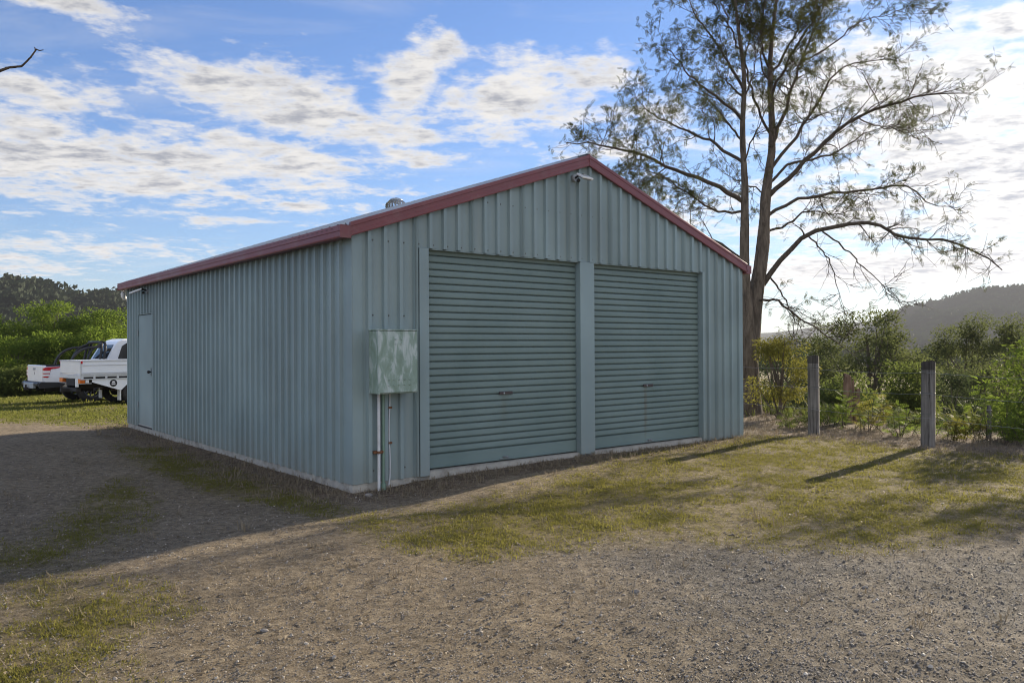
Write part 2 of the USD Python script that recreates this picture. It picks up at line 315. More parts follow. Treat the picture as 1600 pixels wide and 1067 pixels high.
# grey weathered timber with dark checks
def timber(name, a, b, c):
    mat(name, {'tc': ('geometry', {}), 'mp': ('mapping', {'scale': (26., 26., 1.3)}), 'n': ('noise_texture', {'scale': 1.0, 'detail': 7.0, 'roughness': .65, 'distortion': .4}), 'n2': ('noise_texture', {'scale': 3.0, 'detail': 3.0}),
               'r': ('rgb_ramp', {'ramp': [(.30, c), (.42, a), (.62, b), (.8, tuple(np.array(b) * 1.2))]}), 'r2': ('map_range', {'from_min': .35, 'from_max': .7, 'to_min': .65, 'to_max': 1.1}), 'mu': ('mix_color', {'blend_type': 'multiply', 'fac': 1.0}),
               'b': ('bump', {'strength': .8, 'distance': .012}), 'p': ('principled_bsdf', {'roughness': .88, 'specular_ior_level': .2})},
        [('tc.position', 'mp.vector'), ('mp.vector', 'n.vector'), ('tc.position', 'n2.vector'), ('n.fac', 'r.fac'), ('n2.fac', 'r2.value'), ('r.color', 'mu.a'), ('r2.result', 'mu.b'), ('mu.result', 'p.base_color'), ('n.fac', 'b.height'), ('b.normal', 'p.normal')])
timber('post_timber', (.13, .122, .115), (.235, .222, .21), (.022, .019, .017))
timber('post_top', (.055, .05, .046), (.09, .084, .078), (.018, .016, .015))
timber('stump_timber', (.15, .09, .06), (.24, .16, .115), (.04, .025, .018))
def bark(name, a, b, sc=14.):
    mat(name, {'tc': ('geometry', {}), 'mp': ('mapping', {'scale': (sc, sc, sc * .22)}), 'n': ('noise_texture', {'scale': 1.0, 'detail': 7.0, 'roughness': .7, 'distortion': .6}),
               'r': ('rgb_ramp', {'ramp': [(.34, a), (.66, b)]}), 'b': ('bump', {'strength': 1.0, 'distance': .03}), 'p': ('principled_bsdf', {'roughness': .92, 'specular_ior_level': .15})},
        [('tc.position', 'mp.vector'), ('mp.vector', 'n.vector'), ('n.fac', 'r.fac'), ('r.color', 'p.base_color'), ('n.fac', 'b.height'), ('b.normal', 'p.normal')])
bark('bark_grey', (.06, .048, .038), (.19, .155, .122))
bark('bark_twig', (.05, .04, .032), (.13, .105, .082), 30.)
leaf('leaf_feathery', [(.06, .066, .02), (.09, .092, .026), (.12, .11, .03), (.08, .08, .026), (.15, .125, .03)], .5)
leaf('leaf_bright', [(.12, .17, .026), (.16, .21, .032), (.19, .235, .04), (.14, .185, .032), (.23, .25, .045)], .60)
leaf('leaf_mid', [(.095, .12, .030), (.13, .15, .038), (.165, .17, .046), (.11, .125, .034)], .55)
leaf('leaf_olive', [(.08, .095, .034), (.11, .12, .04), (.13, .13, .045), (.20, .165, .05), (.11, .115, .036)], .58)
leaf('leaf_dark', [(.055, .072, .03), (.075, .092, .035), (.09, .102, .04), (.065, .08, .032)], .38)
leaf('leaf_yellow', [(.16, .155, .032), (.20, .18, .036), (.13, .145, .034), (.25, .20, .042), (.17, .165, .036)], .5)
leaf('leaf_weed', [(.13, .18, .03), (.17, .215, .036), (.22, .235, .045), (.25, .18, .045), (.15, .19, .034)], .5)
leaf('grass_blade', [(.19, .18, .045), (.24, .215, .055), (.28, .25, .065), (.30, .245, .10), (.25, .22, .06), (.30, .24, .13), (.22, .175, .10), (.30, .235, .12)], .45)
leaf('grass_dry', [(.17, .18, .04), (.22, .21, .05), (.29, .245, .09), (.30, .24, .12), (.20, .20, .045), (.23, .18, .10)], .45)
leaf('grass_dull', [(.10, .115, .03), (.13, .135, .038), (.18, .155, .065), (.15, .14, .05)], .35)
leaf('straw', [(.26, .215, .15), (.34, .29, .21), (.20, .16, .11), (.14, .105, .075), (.30, .25, .17)], .12, .7)
leaf('forest_leaf', [(.028, .040, .020), (.040, .052, .024), (.052, .060, .030), (.034, .044, .022), (.060, .062, .034)], .15, .8)
mat('pebble', {'g': ('object_info', {}), 'g2': ('geometry', {}), 'r': ('rgb_ramp', {'ramp': [(0., (.10, .088, .074)), (.35, (.19, .165, .138)), (.7, (.27, .235, .195)), (.93, (.34, .30, .25)), (1., (.50, .46, .40))]}), 'p': ('principled_bsdf', {'roughness': .72})},
    [('g.random', 'r.fac'), ('r.color', 'p.base_color')])
# ground: zone weights (grass, gravel, litter) come with the mesh, all grain from noise
mat('ground', {'g': ('geometry', {}), 'a': ('attribute', {'attribute': 'zone'}), 's': ('separate_color', {}),
    'n1': ('noise_texture', {'scale': 1.1, 'detail': 6.0, 'roughness': .6}), 'n2': ('noise_texture', {'scale': 14., 'detail': 8.0, 'roughness': .72}), 'n3': ('noise_texture', {'scale': 75., 'detail': 6.0, 'roughness': .75}), 'vo': ('voronoi_texture', {'scale': 60., 'randomness': 1.}),
    'soil': ('rgb_ramp', {'ramp': [(0.3829, (0.1122, 0.0858, 0.0558)), (0.4687, (0.2442, 0.195, 0.1339)), (0.5347, (0.3432, 0.2795, 0.1922)), (0.6205, (0.5016, 0.416, 0.2976))]}),
    'grav': ('rgb_ramp', {'ramp': [(0.3895, (0.049, 0.0442, 0.038)), (0.4753, (0.1306, 0.1198, 0.1035)), (0.5413, (0.2122, 0.1942, 0.1668)), (0.6205, (0.3917, 0.3615, 0.3115))]}),
    'gras': ('rgb_ramp', {'ramp': [(0.3829, (0.0863, 0.0734, 0.0302)), (0.4753, (0.1783, 0.149, 0.0594)), (0.5413, (0.2587, 0.2106, 0.0918)), (0.6337, (0.3795, 0.3024, 0.1728))]}),
    'lit': ('rgb_ramp', {'ramp': [(0.3697, (0.078, 0.0562, 0.0396)), (0.4885, (0.1755, 0.1313, 0.096)), (0.5677, (0.2795, 0.2188, 0.162)), (0.6667, (0.468, 0.3875, 0.288))]}),
    'mixn': ('math', {'math_type': 'multiply_add', 'value2': .55}), 'h3': ('math', {'math_type': 'multiply', 'value2': .45}),
    'm1': ('mix_color', {}), 'm2': ('mix_color', {}), 'm3': ('mix_color', {}), 'big': ('map_range', {'from_min': .3, 'from_max': .7, 'to_min': .80, 'to_max': 1.15}), 'mb': ('mix_color', {'blend_type': 'multiply', 'fac': 1.0, 'use_clamp': False}),
    'hh': ('math', {'math_type': 'add'}), 'b': ('bump', {'strength': 1.0, 'distance': .035}), 'p': ('principled_bsdf', {'roughness': .93, 'specular_ior_level': .2})},
    [('g.position', 'n1.vector'), ('g.position', 'n2.vector'), ('g.position', 'n3.vector'), ('g.position', 'vo.vector'), ('a.color', 's.color'), ('n3.fac', 'h3.value1'), ('n2.fac', 'mixn.value1'), ('h3.value', 'mixn.value3'),
     ('mixn.value', 'soil.fac'), ('mixn.value', 'grav.fac'), ('mixn.value', 'gras.fac'), ('mixn.value', 'lit.fac'),
     ('s.g', 'm1.fac'), ('soil.color', 'm1.a'), ('grav.color', 'm1.b'), ('s.b', 'm2.fac'), ('m1.result', 'm2.a'), ('lit.color', 'm2.b'), ('s.r', 'm3.fac'), ('m2.result', 'm3.a'), ('gras.color', 'm3.b'),
     ('n1.fac', 'big.value'), ('m3.result', 'mb.a'), ('big.result', 'mb.b'), ('mb.result', 'p.base_color'), ('n2.fac', 'hh.value1'), ('n3.fac', 'hh.value2'), ('hh.value', 'b.height'), ('b.normal', 'p.normal')])
mat('hill_ground', {'g': ('geometry', {}), 'n': ('noise_texture', {'scale': .04, 'detail': 8.0, 'roughness': .7}), 'r': ('rgb_ramp', {'ramp': [(.35, (.032, .04, .022)), (.6, (.06, .066, .034)), (.75, (.10, .095, .05))]}), 'p': ('principled_bsdf', {'roughness': 1., 'specular_ior_level': 0.})},
    [('g.position', 'n.vector'), ('n.fac', 'r.fac'), ('r.color', 'p.base_color')])

# ------------------------------------------------------------------ ground
TH = .6814
SC = V(-1.6481, 8.1846, 0); UA = V(math.cos(TH), math.sin(TH), 0); VA = V(-math.sin(TH), math.cos(TH), 0)
WID, LEN, HW, APEX = 6.7766, 9.136, 2.548, 3.7506
def local(x, y):
    dx, dy = x - SC[0], y - SC[1]; return dx * UA[0] + dy * UA[1], dx * VA[0] + dy * VA[1]
P1, P2 = gp(1272, 680), gp(1450, 697)
FN = V(P1[1] - P2[1], P2[0] - P1[0], 0); FN /= np.linalg.norm(FN)          # away from the yard
def beyond(x, y): return (x - P1[0]) * FN[0] + (y - P1[1]) * FN[1]
def gz(x, y, fine=True):
    x, y = np.asarray(x, float), np.asarray(y, float)
    a, b = local(x, y)
    z = np.full(x.shape, -.08) + .03 * (fbm2(x, y, .35, 3, 5) - .5) * 2
    z -= .025 * sstep(.8, .0, np.abs(a + .5)) * sstep(-.5, .5, b) * sstep(10, 9, b)
    z += (.052 * sstep(.1, 1.4, a) + .01 * sstep(1.2, 5.5, a)) * sstep(-2.2, -.2, b) * (1 - sstep(7, 9, a))
    z -= .022 * np.maximum(y - 15.5, 0) * sstep(-2, -7, x) * np.clip(40 / np.maximum(y, 40), 0, 1)
    d = beyond(x, y)
    fall = np.maximum(d - 3.0, 0); z -= 10.5 * (1 - np.exp(-fall * .26 / 10.5)) * sstep(3.0, 5.5, d)
    r = np.hypot(x, y); z += sstep(90, 500, r) * 5 * (fbm2(x, y, .006, 3, 11) - .5)
    if fine:
        near = np.clip(1.2 - r / 30, 0, 1)
        z += near * (.018 * (fbm2(x, y, 2.6, 3, 1) - .5) + .012 * (fbm2(x, y, 9., 2, 2) - .5))
    return z
def polymask(pts_px, x, y, soft):
    """1 inside the ground patch, falling to 0 over soft metres at its edge."""
    P = np.array([gp(*p)[:2] for p in pts_px]); inside = np.zeros(x.shape, bool); dmin = np.full(x.shape, 1e9)
    for i in range(len(P)):
        a, b = P[i], P[(i + 1) % len(P)]
        c = ((a[1] > y) != (b[1] > y)); with_ = (b[0] - a[0]) * (y - a[1]) / (b[1] - a[1] + 1e-12) + a[0]
        inside ^= c & (x < with_)
        e = b - a; t = np.clip(((x - a[0]) * e[0] + (y - a[1]) * e[1]) / (e @ e), 0, 1)
        dmin = np.minimum(dmin, np.hypot(x - a[0] - t * e[0], y - a[1] - t * e[1]))
    return sstep(-soft, soft, np.where(inside, dmin, -dmin))
G_FRONT = [(560, 815), (660, 800), (760, 790), (880, 752), (1000, 718), (1110, 700), (1170, 686), (1300, 688), (1450, 703), (1600, 712), (1800, 740), (1750, 800), (1600, 812), (1480, 835), (1330, 852), (1180, 845), (1060, 838), (960, 842), (880, 850), (760, 868), (640, 852)]
G_LEFT = [(-500, 900), (40, 905), (210, 925), (250, 955), (190, 1010), (200, 1067), (160, 1250), (-900, 1250)]
G_MID = [(-200, 840), (60, 850), (130, 790), (190, 745), (230, 770), (215, 830), (110, 890), (-200, 915)]
G_WALL = [(185, 690), (260, 698), (360, 730), (440, 762), (545, 800), (500, 812), (420, 790), (320, 765), (210, 722)]
GRAV = [(880, 868), (1100, 842), (1350, 855), (1600, 850), (2200, 900), (2200, 1300), (1250, 1300), (1100, 1010), (980, 920)]
LITF = [(1160, 640), (1290, 660), (1450, 680), (1700, 690), (1900, 740), (1600, 722), (1440, 706), (1280, 692), (1165, 684)]
def zones(x, y):
    n = fbm2(x, y, .9, 4, 21); n2 = fbm2(x, y, 3.2, 3, 22); a, b = local(x, y)
    br = sstep(.26, .56, .5 * n + .5 * n2)
    g = np.maximum.reduce([polymask(G_FRONT, x, y, .55) * (.50 + .50 * br), polymask(G_LEFT, x, y, .5) * (.1 + .62 * br), polymask(G_MID, x, y, .35) * .75 * br, polymask(G_WALL, x, y, .25) * (.25 + .6 * br)])
    rear = sstep(15.0, 18.0, y + .30 * (x + 9)) * sstep(0, -3, x) * (.35 + .65 * br)
    beyond_ = sstep(3.5, 5.5, beyond(x, y)) * 1.0
    g = np.maximum.reduce([g, rear, beyond_])
    gv = polymask(GRAV, x, y, .7) * (.55 + .45 * sstep(.35, .6, n))
    inside = (a > 0) & (a < WID) & (b > 0) & (b < LEN)
    da, db = np.maximum(np.maximum(-a, a - WID), 0), np.maximum(np.maximum(-b, b - LEN), 0)
    dsh = np.hypot(da, db)
    li = np.maximum(sstep(1.0, .15, dsh) * sstep(.25, .5, n + .25 * (dsh < .5)), polymask(LITF, x, y, .4) * .95)
    li = np.maximum(li, sstep(1.7, 3.0, beyond(x, y)) * .8 * sstep(30, 8, beyond(x, y)))
    return g, gv, li
def ground_mesh():
    th = np.concatenate([np.linspace(-180, -52, 44, endpoint=False), np.linspace(-52, -38, 28, endpoint=False), np.linspace(-38, 38, 330, endpoint=False), np.linspace(38, 52, 28, endpoint=False), np.linspace(52, 180, 44, endpoint=False)])
    r = [0.6]
    while r[-1] < 4500: r.append(r[-1] * (1.0075 if 2.8 < r[-1] < 32 else 1.06))
    r = np.array(r); T, Rr = np.meshgrid(np.radians(th), r, indexing='ij')
    x, y = Rr * np.sin(T), Rr * np.cos(T); z = gz(x, y)
    a, b = local(x, y); ins = (a > .1) & (a < WID - .1) & (b > .1) & (b < LEN - .1); z = np.where(ins, np.minimum(z, -.12), z)
    nt, nr = x.shape; v = np.stack([x, y, z], -1).reshape(-1, 3)
    i, j = np.meshgrid(np.arange(nt), np.arange(nr - 1), indexing='ij'); i2 = (i + 1) % nt
    f = np.stack([i * nr + j, i2 * nr + j, i2 * nr + j + 1, i * nr + j + 1], -1).reshape(-1, 4)
    f = np.vstack([f[:, [0, 2, 1]], f[:, [0, 3, 2]]])
    c = len(v); v = np.vstack([v, [[0, 0, float(gz(V(0.), V(0.))[0])]]]); i = np.arange(nt)
    f = np.vstack([f, np.stack([np.full(nt, c), ((i + 1) % nt) * nr, i * nr], 1)])
    return v, f
gv_, gf_ = ground_mesh()
ground = obj('ground', (gv_, gf_), 'ground', smooth=True)
tag(ground, 'bare gravel and soil yard with worn patches of short grass', 'ground', kind='structure')
zn = np.stack(zones(gv_[:, 0], gv_[:, 1]), 1).clip(0, 1)
UsdGeom.PrimvarsAPI(ground).CreatePrimvar('zone', Sdf.ValueTypeNames.Color3fArray, 'vertex').Set(Vt.Vec3fArray.FromNumpy(zn.astype(np.float32)))

# ------------------------------------------------------------------ hills
def ridge_hill(name, label, ridge_px, dist, z0, az_pad, depth, seed, bump, drop=0, mat_='hill_ground', res=.0015):
    A = np.array([azel(*p) for p in ridge_px]); o = np.argsort(A[:, 0]); A = A[o]
    az = np.arange(A[0, 0] - az_pad[0], A[-1, 0] + az_pad[1], res)
    from scipy.interpolate import PchipInterpolator
    el = PchipInterpolator(A[:, 0], A[:, 1])(np.clip(az, A[0, 0], A[-1, 0])); top = EYE + dist * np.tan(el)
    top = z0 + (top - drop - z0) * sstep(A[0, 0] - az_pad[0], A[0, 0] - az_pad[0] * .2, az) * (1 - sstep(A[-1, 0] + az_pad[1] * .2, A[-1, 0] + az_pad[1], az))
    t = np.linspace(-1, 1, 46); T, AZ = np.meshgrid(t, az); R = dist + depth * T
    prof = np.where(T < 0, sstep(-1.0, .02, T) ** 1.1, 1 - sstep(0, 1, T) * 1.0)
    x, y = R * np.sin(AZ), R * np.cos(AZ)
    z = z0 - 6 + (top[:, None] - z0 + 6) * prof + bump * (fbm2(x, y, 4.0 / depth, 4, seed) - .5) * prof * (1 - .75 * np.exp(-(T / .12) ** 2))
    n, k = x.shape; i, j = np.meshgrid(np.arange(n - 1), np.arange(k - 1), indexing='ij')
    f = np.stack([i * k + j, (i + 1) * k + j, (i + 1) * k + j + 1, i * k + j + 1], -1).reshape(-1, 4); f = np.vstack([f[:, [0, 2, 1]], f[:, [0, 3, 2]]])
    v = np.stack([x, y, z], -1).reshape(-1, 3)
    tag(obj(name, (v, f), mat_, smooth=True), label, 'hill', kind='structure')
    return v.reshape(n, k, 3)
hill_l = ridge_hill('hill', 'dark forested hill behind the bright green trees at the left', [(-900, 455), (-400, 440), (-150, 446), (0, 437), (22, 435), (60, 444), (100, 456), (130, 464), (150, 458), (170, 451), (199, 452), (300, 470), (420, 490)], 520, -8, (.3, .25), 260, 3, 22, 12)
hill_r = ridge_hill('hill', 'hazy grey hill rising to the right behind the fence posts', [(1290, 530), (1330, 514), (1362, 500), (1390, 487), (1425, 474), (1470, 464), (1530, 456), (1600, 451), (1750, 440), (2000, 430), (2400, 445)], 1500, -10, (.06, .4), 620, 4, 60, 22)
hill_f = ridge_hill('hill', 'faint far hill behind the tall tree, lowest on the skyline', [(700, 520), (900, 512), (1100, 518), (1185, 520), (1240, 515), (1300, 507), (1350, 502), (1450, 500), (1700, 500)], 3000, -10, (.2, .3), 900, 5, 70)

# ------------------------------------------------------------------ shed
shed = thing('shed', 'pale green corrugated steel shed with maroon trim and two roller doors', 'shed', SC, TH)
RIB, RH = .1905, .033
def zroof(a): return 2.70 + (APEX + .13 - 2.70) / (WID / 2) * np.minimum(a, WID - a)
def profile(s0, s1, offset=0.):
    pts = [(s0, 0.)]; k = math.floor((s0 - offset) / RIB)
    while offset + k * RIB < s1 + .05:
        c = offset + k * RIB
        for ds, w in ((-.031, 0), (-.020, RH), (.020, RH), (.031, 0)):
            if s0 < c + ds < s1: pts.append((c + ds, w))
        k += 1
    pts.append((s1, 0.)); return np.array(pts)
def sheet(P, s0, s1, zb, zt, offset=0., w0=0., extra=()):
    """Ribbed sheet from s0 to s1; zb / zt are heights or functions of s. P(s, w, z) -> shed coordinates."""
    p = profile(s0, s1, offset)
    for e in extra:
        if s0 < e < s1 and not np.any(abs(p[:, 0] - e) < .002):
            w = np.interp(e, p[:, 0], p[:, 1]); p = np.vstack([p, [e, w]]); p = p[np.argsort(p[:, 0])]
    zb_ = np.array([zb(s) if callable(zb) else zb for s in p[:, 0]]); zt_ = np.array([zt(s) if callable(zt) else zt for s in p[:, 0]])
    lo = np.array([P(s, w + w0, z) for (s, w), z in zip(p, zb_)]); hi = np.array([P(s, w + w0, z) for (s, w), z in zip(p, zt_)]); n = len(p)
    i = np.arange(n - 1); f = np.vstack([np.stack([i, i + 1, n + i + 1], 1), np.stack([i, n + i + 1, n + i], 1)])
    return np.vstack([lo, hi]), f
front = lambda s, w, z: (s, -w, z); rearw = lambda s, w, z: (s, LEN + w, z)
leftw = lambda s, w, z: (-w, s, z); rightw = lambda s, w, z: (WID + w, s, z)
D0, D1, DA, DB, DZ0, DZ1 = .924, 5.748, 3.234, 3.489, .06, 2.50
SW = RIB * 4
def run(P, s0, s1, zb, zt, extra=(), offset=0.):
    k = math.floor(s0 / SW)
    while k * SW < s1 - .01:
        a, b_ = max(s0, k * SW), min(s1, (k + 1) * SW)
        if b_ - a > .01: obj('wall_sheet', sheet(P, a - .012, b_ + .012 if b_ < s1 else b_, zb, zt, offset, .0025 * (k % 2), extra), 'wall_green', shed)
        k += 1
zt_front = lambda s: float(zroof(s)) - .03
run(front, .115, .80, 0., zt_front, (WID / 2,)); run(front, .80, 5.80, DZ1, zt_front, (WID / 2,)); run(front, 5.80, WID - .05, -.01, zt_front)
SD0, SD1, SDZ = 7.4574, 8.3603, 2.05
run(leftw, .115, SD0 - .02, -.005, 2.62, offset=.05); run(leftw, SD0 - .02, SD1 + .02, SDZ, 2.62, offset=.05); run(leftw, SD1 + .02, LEN - .04, -.005, 2.62, offset=.05)
run(rightw, .05, LEN - .05, -.01, 2.62); run(rearw, .05, WID - .05, -.01, zt_front, (WID / 2,))
# corner and jamb flashings
def lflash(x0, x1, y0, y1, z0, z1): return rbox(x0, x1, y0, y1, z0, z1, .003)
def angle_flash(cx, cy, sx, sy, w1, w2, z1a, z1b):
    m = [rbox(min(cx, cx + sx * w1), max(cx, cx + sx * w1), min(cy - sy * .006, cy), max(cy - sy * .006, cy), -.005, z1a, .002), rbox(min(cx - sx * .006, cx), max(cx - sx * .006, cx), min(cy - sy * .006, cy + sy * w2), max(cy - sy * .006, cy + sy * w2), -.005, z1b, .002)]
    return cat(m)
for (cx, cy, sx, sy) in ((0, 0, 1, 1), (WID, 0, -1, 1), (0, LEN, 1, -1), (WID, LEN, -1, -1)):
    w1 = .12 if cx == 0 and cy == 0 else .06
    obj('corner_flashing', angle_flash(cx, cy, sx, sy, w1, w1, 2.68, 2.60), 'trim_green', shed)
obj('jamb_flashing', cat([rbox(.80, D0, -.032, -.004, -.005, DZ1 + .0, .003), rbox(D0 - .012, D0, -.004, .11, -.005, DZ1, .002)]), 'trim_green', shed)
obj('jamb_flashing', cat([rbox(D1, 5.80, -.032, -.004, -.01, DZ1, .003), rbox(D1, D1 + .012, -.004, .11, -.01, DZ1, .002)]), 'trim_green', shed)
obj('head_flashing', cat([rbox(.80, DA, -.006, .11, DZ1 - .012, DZ1 - .002, .001), rbox(DB, 5.80, -.006, .11, DZ1 - .012, DZ1 - .002, .001)]), 'trim_green', shed)
obj('pillar', rbox(DA, DB, -.030, .12, .02, DZ1 - .001, .004), 'trim_green', shed)
# side door
dr = sub('door', shed)
obj('panel', rbox(.012, .045, SD0 + .012, SD1 - .012, .015, SDZ - .03, .003), 'trim_green', dr)
obj('frame', cat([rbox(-.004, .05, SD0 - .02, SD0 + .006, 0, SDZ, .002), rbox(-.004, .05, SD1 - .006, SD1 + .02, 0, SDZ, .002), rbox(-.003, .05, SD0 + .006, SD1 - .006, SDZ - .02, SDZ + .0, .002)]), 'trim_green', dr)
obj('sill', rbox(-.01, .05, SD0, SD1, -.012, .012, .002), 'slot_black', dr)
k_ = trimesh.creation.icosphere(2, .028); k_.apply_translation([-.035, SD0 + .07, 1.0]); obj('knob', cat([k_, tube([(-.035, SD0 + .07, 1.0), (.02, SD0 + .07, 1.0)], .012), rbox(.006, .014, SD0 + .045, SD0 + .095, .93, 1.07)]), 'black_plastic', dr, smooth=40)
for z in (.38, 1.70): obj('hinge', tube([(-.006, SD1 - .004, z - .05), (-.006, SD1 - .004, z + .05)], .009), 'galv_dark', dr)
# roller doors
def slat_mesh(x0, x1, z0, h):
    pr = [(.0, .032), (.007, .032), (.010, .008), (.019, .0), (h * .5, -.003), (h - .006, .001), (h, .005), (h, .032)]
    n = len(pr); v = np.array([(x, y + .055, z0 + z) for x in (x0, x1) for z, y in pr]); i = np.arange(n - 1)
    return v, np.vstack([np.stack([i, n + i, n + i + 1], 1), np.stack([i, n + i + 1, i + 1], 1)])
def roller(x0, x1, lockx, handlex, nm):
    d = sub('roller_door', shed); tag(d, nm)
    pitch = .0793; z = DZ0 + .15; k = 0
    while z < DZ1 + .02:
        obj('slat', slat_mesh(x0 + .012, x1 - .004, z, pitch), 'door_green', d, smooth=25); z += pitch
    obj('bottom_rail', cat([rbox(x0 + .012, x1 - .004, .052, .095, DZ0 + .008, DZ0 + .149, .006), rbox(x0 + .012, x1 - .004, .044, .060, DZ0 + .0, DZ0 + .018, .003)]), 'door_green', d)
    zl = DZ0 + .15 + pitch * 8 + .018 - .02
    obj('lock', cat([rbox(lockx - .10, lockx + .10, .036, .054, zl - .002, zl + .032, .004)]), 'lock_steel', d)
    obj('lock_cylinder', tube([(lockx - .035, .030, zl + .014), (lockx - .035, .04, zl + .014)], .011), 'galvanised', d)
    obj('lift_handle', cat([rbox(handlex - .08, handlex + .08, .036, .050, DZ0 + .012, DZ0 + .022, .002), rbox(handlex - .03, handlex + .04, .030, .050, DZ0 + .03, DZ0 + .045, .003)]), 'galv_dark', d)
roller(D0, DA, 2.06, 2.04, 'wider roller door on the left with a red edged lock slot'); roller(DB, D1, 4.61, 4.63, 'narrower roller door on the right with a long stain below its lock')
# slab
obj('slab', rbox(.004, WID - .004, .004, LEN - .004, -.4, .028, .012), 'concrete', shed)
obj('threshold', cat([rbox(D0 + .0, DA, -.012, .14, -.3, .046, .012), rbox(DB, D1, -.012, .14, -.3, .046, .012)]), 'concrete', shed)
obj('floor', rbox(.2, WID - .2, .2, LEN - .2, .029, .034, .001), 'concrete', shed)
# roof sheets
def roofP(side):
    def P(s, w, t):     # s along the shed, t up the slope from the eave (in plan)
        a = -.06 + t; z = 2.665 + (a + .06) * (APEX + .115 - 2.665 + .02) / (WID / 2 + .06) + w
        return (a if side < 0 else WID - a, s, z)
    return P
for side in (-1, 1):
    s = -.02
    while s < LEN + .02:
        e = min(s + SW, LEN + .03); obj('roof_sheet', sheet(roofP(side), s, e, 0., WID / 2 + .058), 'galvanised', shed); s = e
rz = APEX + .155
obj('ridge_cap', prism([(WID / 2 - .16, rz - .045), (WID / 2, rz + .012), (WID / 2 + .16, rz - .045), (WID / 2 + .16, rz - .052), (WID / 2, rz + .004), (WID / 2 - .16, rz - .052)], -.03, LEN + .03), 'galvanised', shed)
# barge boards (stepped profile), front and rear
def barge(side, y0, out):
    prof = [(.0, 0), (.0, .03), (.010, .034), (.045, .034), (.050, .028), (.098, .028), (.103, .034), (.136, .034), (.146, .03), (.146, 0)]
    a0, a1 = (-.01, WID / 2) if side < 0 else (WID + .07, WID / 2)
    if side < 0: a0 = -.042
    za = lambda a: 2.566 + (3.745 - 2.566) / (WID / 2) * min(a, WID - a)
    v = []
    for a in (a0, a1):
        for h, w in prof: v.append((a, y0 + out * w, za(a) + h * 1.0))
    n = len(prof); i = np.arange(n); j = (i + 1) % n
    f = np.vstack([np.stack([i, n + i, n + j], 1), np.stack([i, n + j, j], 1), [[0, k, k + 1] for k in range(1, n - 1)], [[n, n + k + 1, n + k] for k in range(1, n - 1)]])
    return trimesh.Trimesh(np.array(v), f, process=False)
for y0, out in ((-.028, -1), (LEN + .028, 1)):
    for side in (-1, 1): obj('barge_board', barge(side, y0, out), 'trim_red', shed)
obj('barge_cap', rbox(WID / 2 - .006, WID / 2 + .006, -.066, -.026, 3.742, 3.896, .002), 'trim_red', shed)
# gutters: folded profile with a hollow top and overflow slots
def gutter(x_in, out, y0, y1):
    p = [(0, 2.535), (.112, 2.531), (.120, 2.545), (.120, 2.595), (.126, 2.600), (.126, 2.655), (.116, 2.660), (.112, 2.652), (.112, 2.60), (.104, 2.545), (.006, 2.545), (.006, 2.66), (0, 2.66)]
    return prism([(x_in + out * a, z) for a, z in (p if out > 0 else p[::-1])], y0, y1)
for out, xi in ((-1, -.004 - RH), (1, WID + .004 + RH)):
    g = obj('gutter', gutter(xi, out, -.06, 6.86), 'trim_red', shed); g2 = obj('gutter', gutter(xi, out, 6.864, LEN + .06), 'trim_red', shed)
    for y in (-.06, LEN + .058): obj('gutter_end', rbox(min(xi, xi + out * .128), max(xi, xi + out * .128), y - .002, y + .004, 2.529, 2.661, .001), 'trim_red', shed)
    sl = [box(xi + out * .1262 - .0006, xi + out * .1262 + .0006, y, y + .045, 2.628, 2.634) for y in np.arange(.1, LEN, .115)]
    tag(obj('gutter_slots', cat(sl), 'slot_black', shed), kind='stuff')
obj('gutter_outlet', tube([(-.075, LEN + .01, 2.54), (-.075, LEN + .01, 2.47), (-.07, LEN + .02, 2.42), (-.02, LEN + .09, 2.38)], .042, 14), 'white_plastic', shed, smooth=50)
obj('downpipe', tube([(-.02, LEN + .085, 2.39), (.12, LEN + .085, 2.28), (.14, LEN + .085, 1.5), (.14, LEN + .085, -.05)], .036, 12), 'white_plastic', shed, smooth=50)
# sheet screws
sc = []
def screw(p, ax):
    m = trimesh.creation.cylinder(.0085, .007, sections=6)
    if ax == 'y': m.apply_transform(trimesh.transformations.rotation_matrix(math.pi / 2, [1, 0, 0]))
    if ax == 'x': m.apply_transform(trimesh.transformations.rotation_matrix(math.pi / 2, [0, 1, 0]))
    m.apply_translation(p); sc.append(m)
for k in range(1, 36):
    a = k * RIB + .05
    if a > WID - .1: break
    for z in (.12, .95, 1.75, DZ1 + .04, 3.1):
        if (D0 - .1 < a < D1 + .06 and z < DZ1) or z > zroof(a) - .2: continue
        screw((a, -.003, z), 'y')
for k in range(1, 48):
    b_ = k * RIB + .10
    if b_ > LEN - .1: break
    for z in (.12, .95, 1.75, 2.45):
        if SD0 - .05 < b_ < SD1 + .05 and z < SDZ: continue
        screw((-.003, b_, z), 'x')
tag(obj('screws', cat(sc), 'screw_grey', shed), kind='stuff')

def place(o, a, b_, z=0):
    p = SC + UA * a + VA * b_ + V(0, 0, z); return p
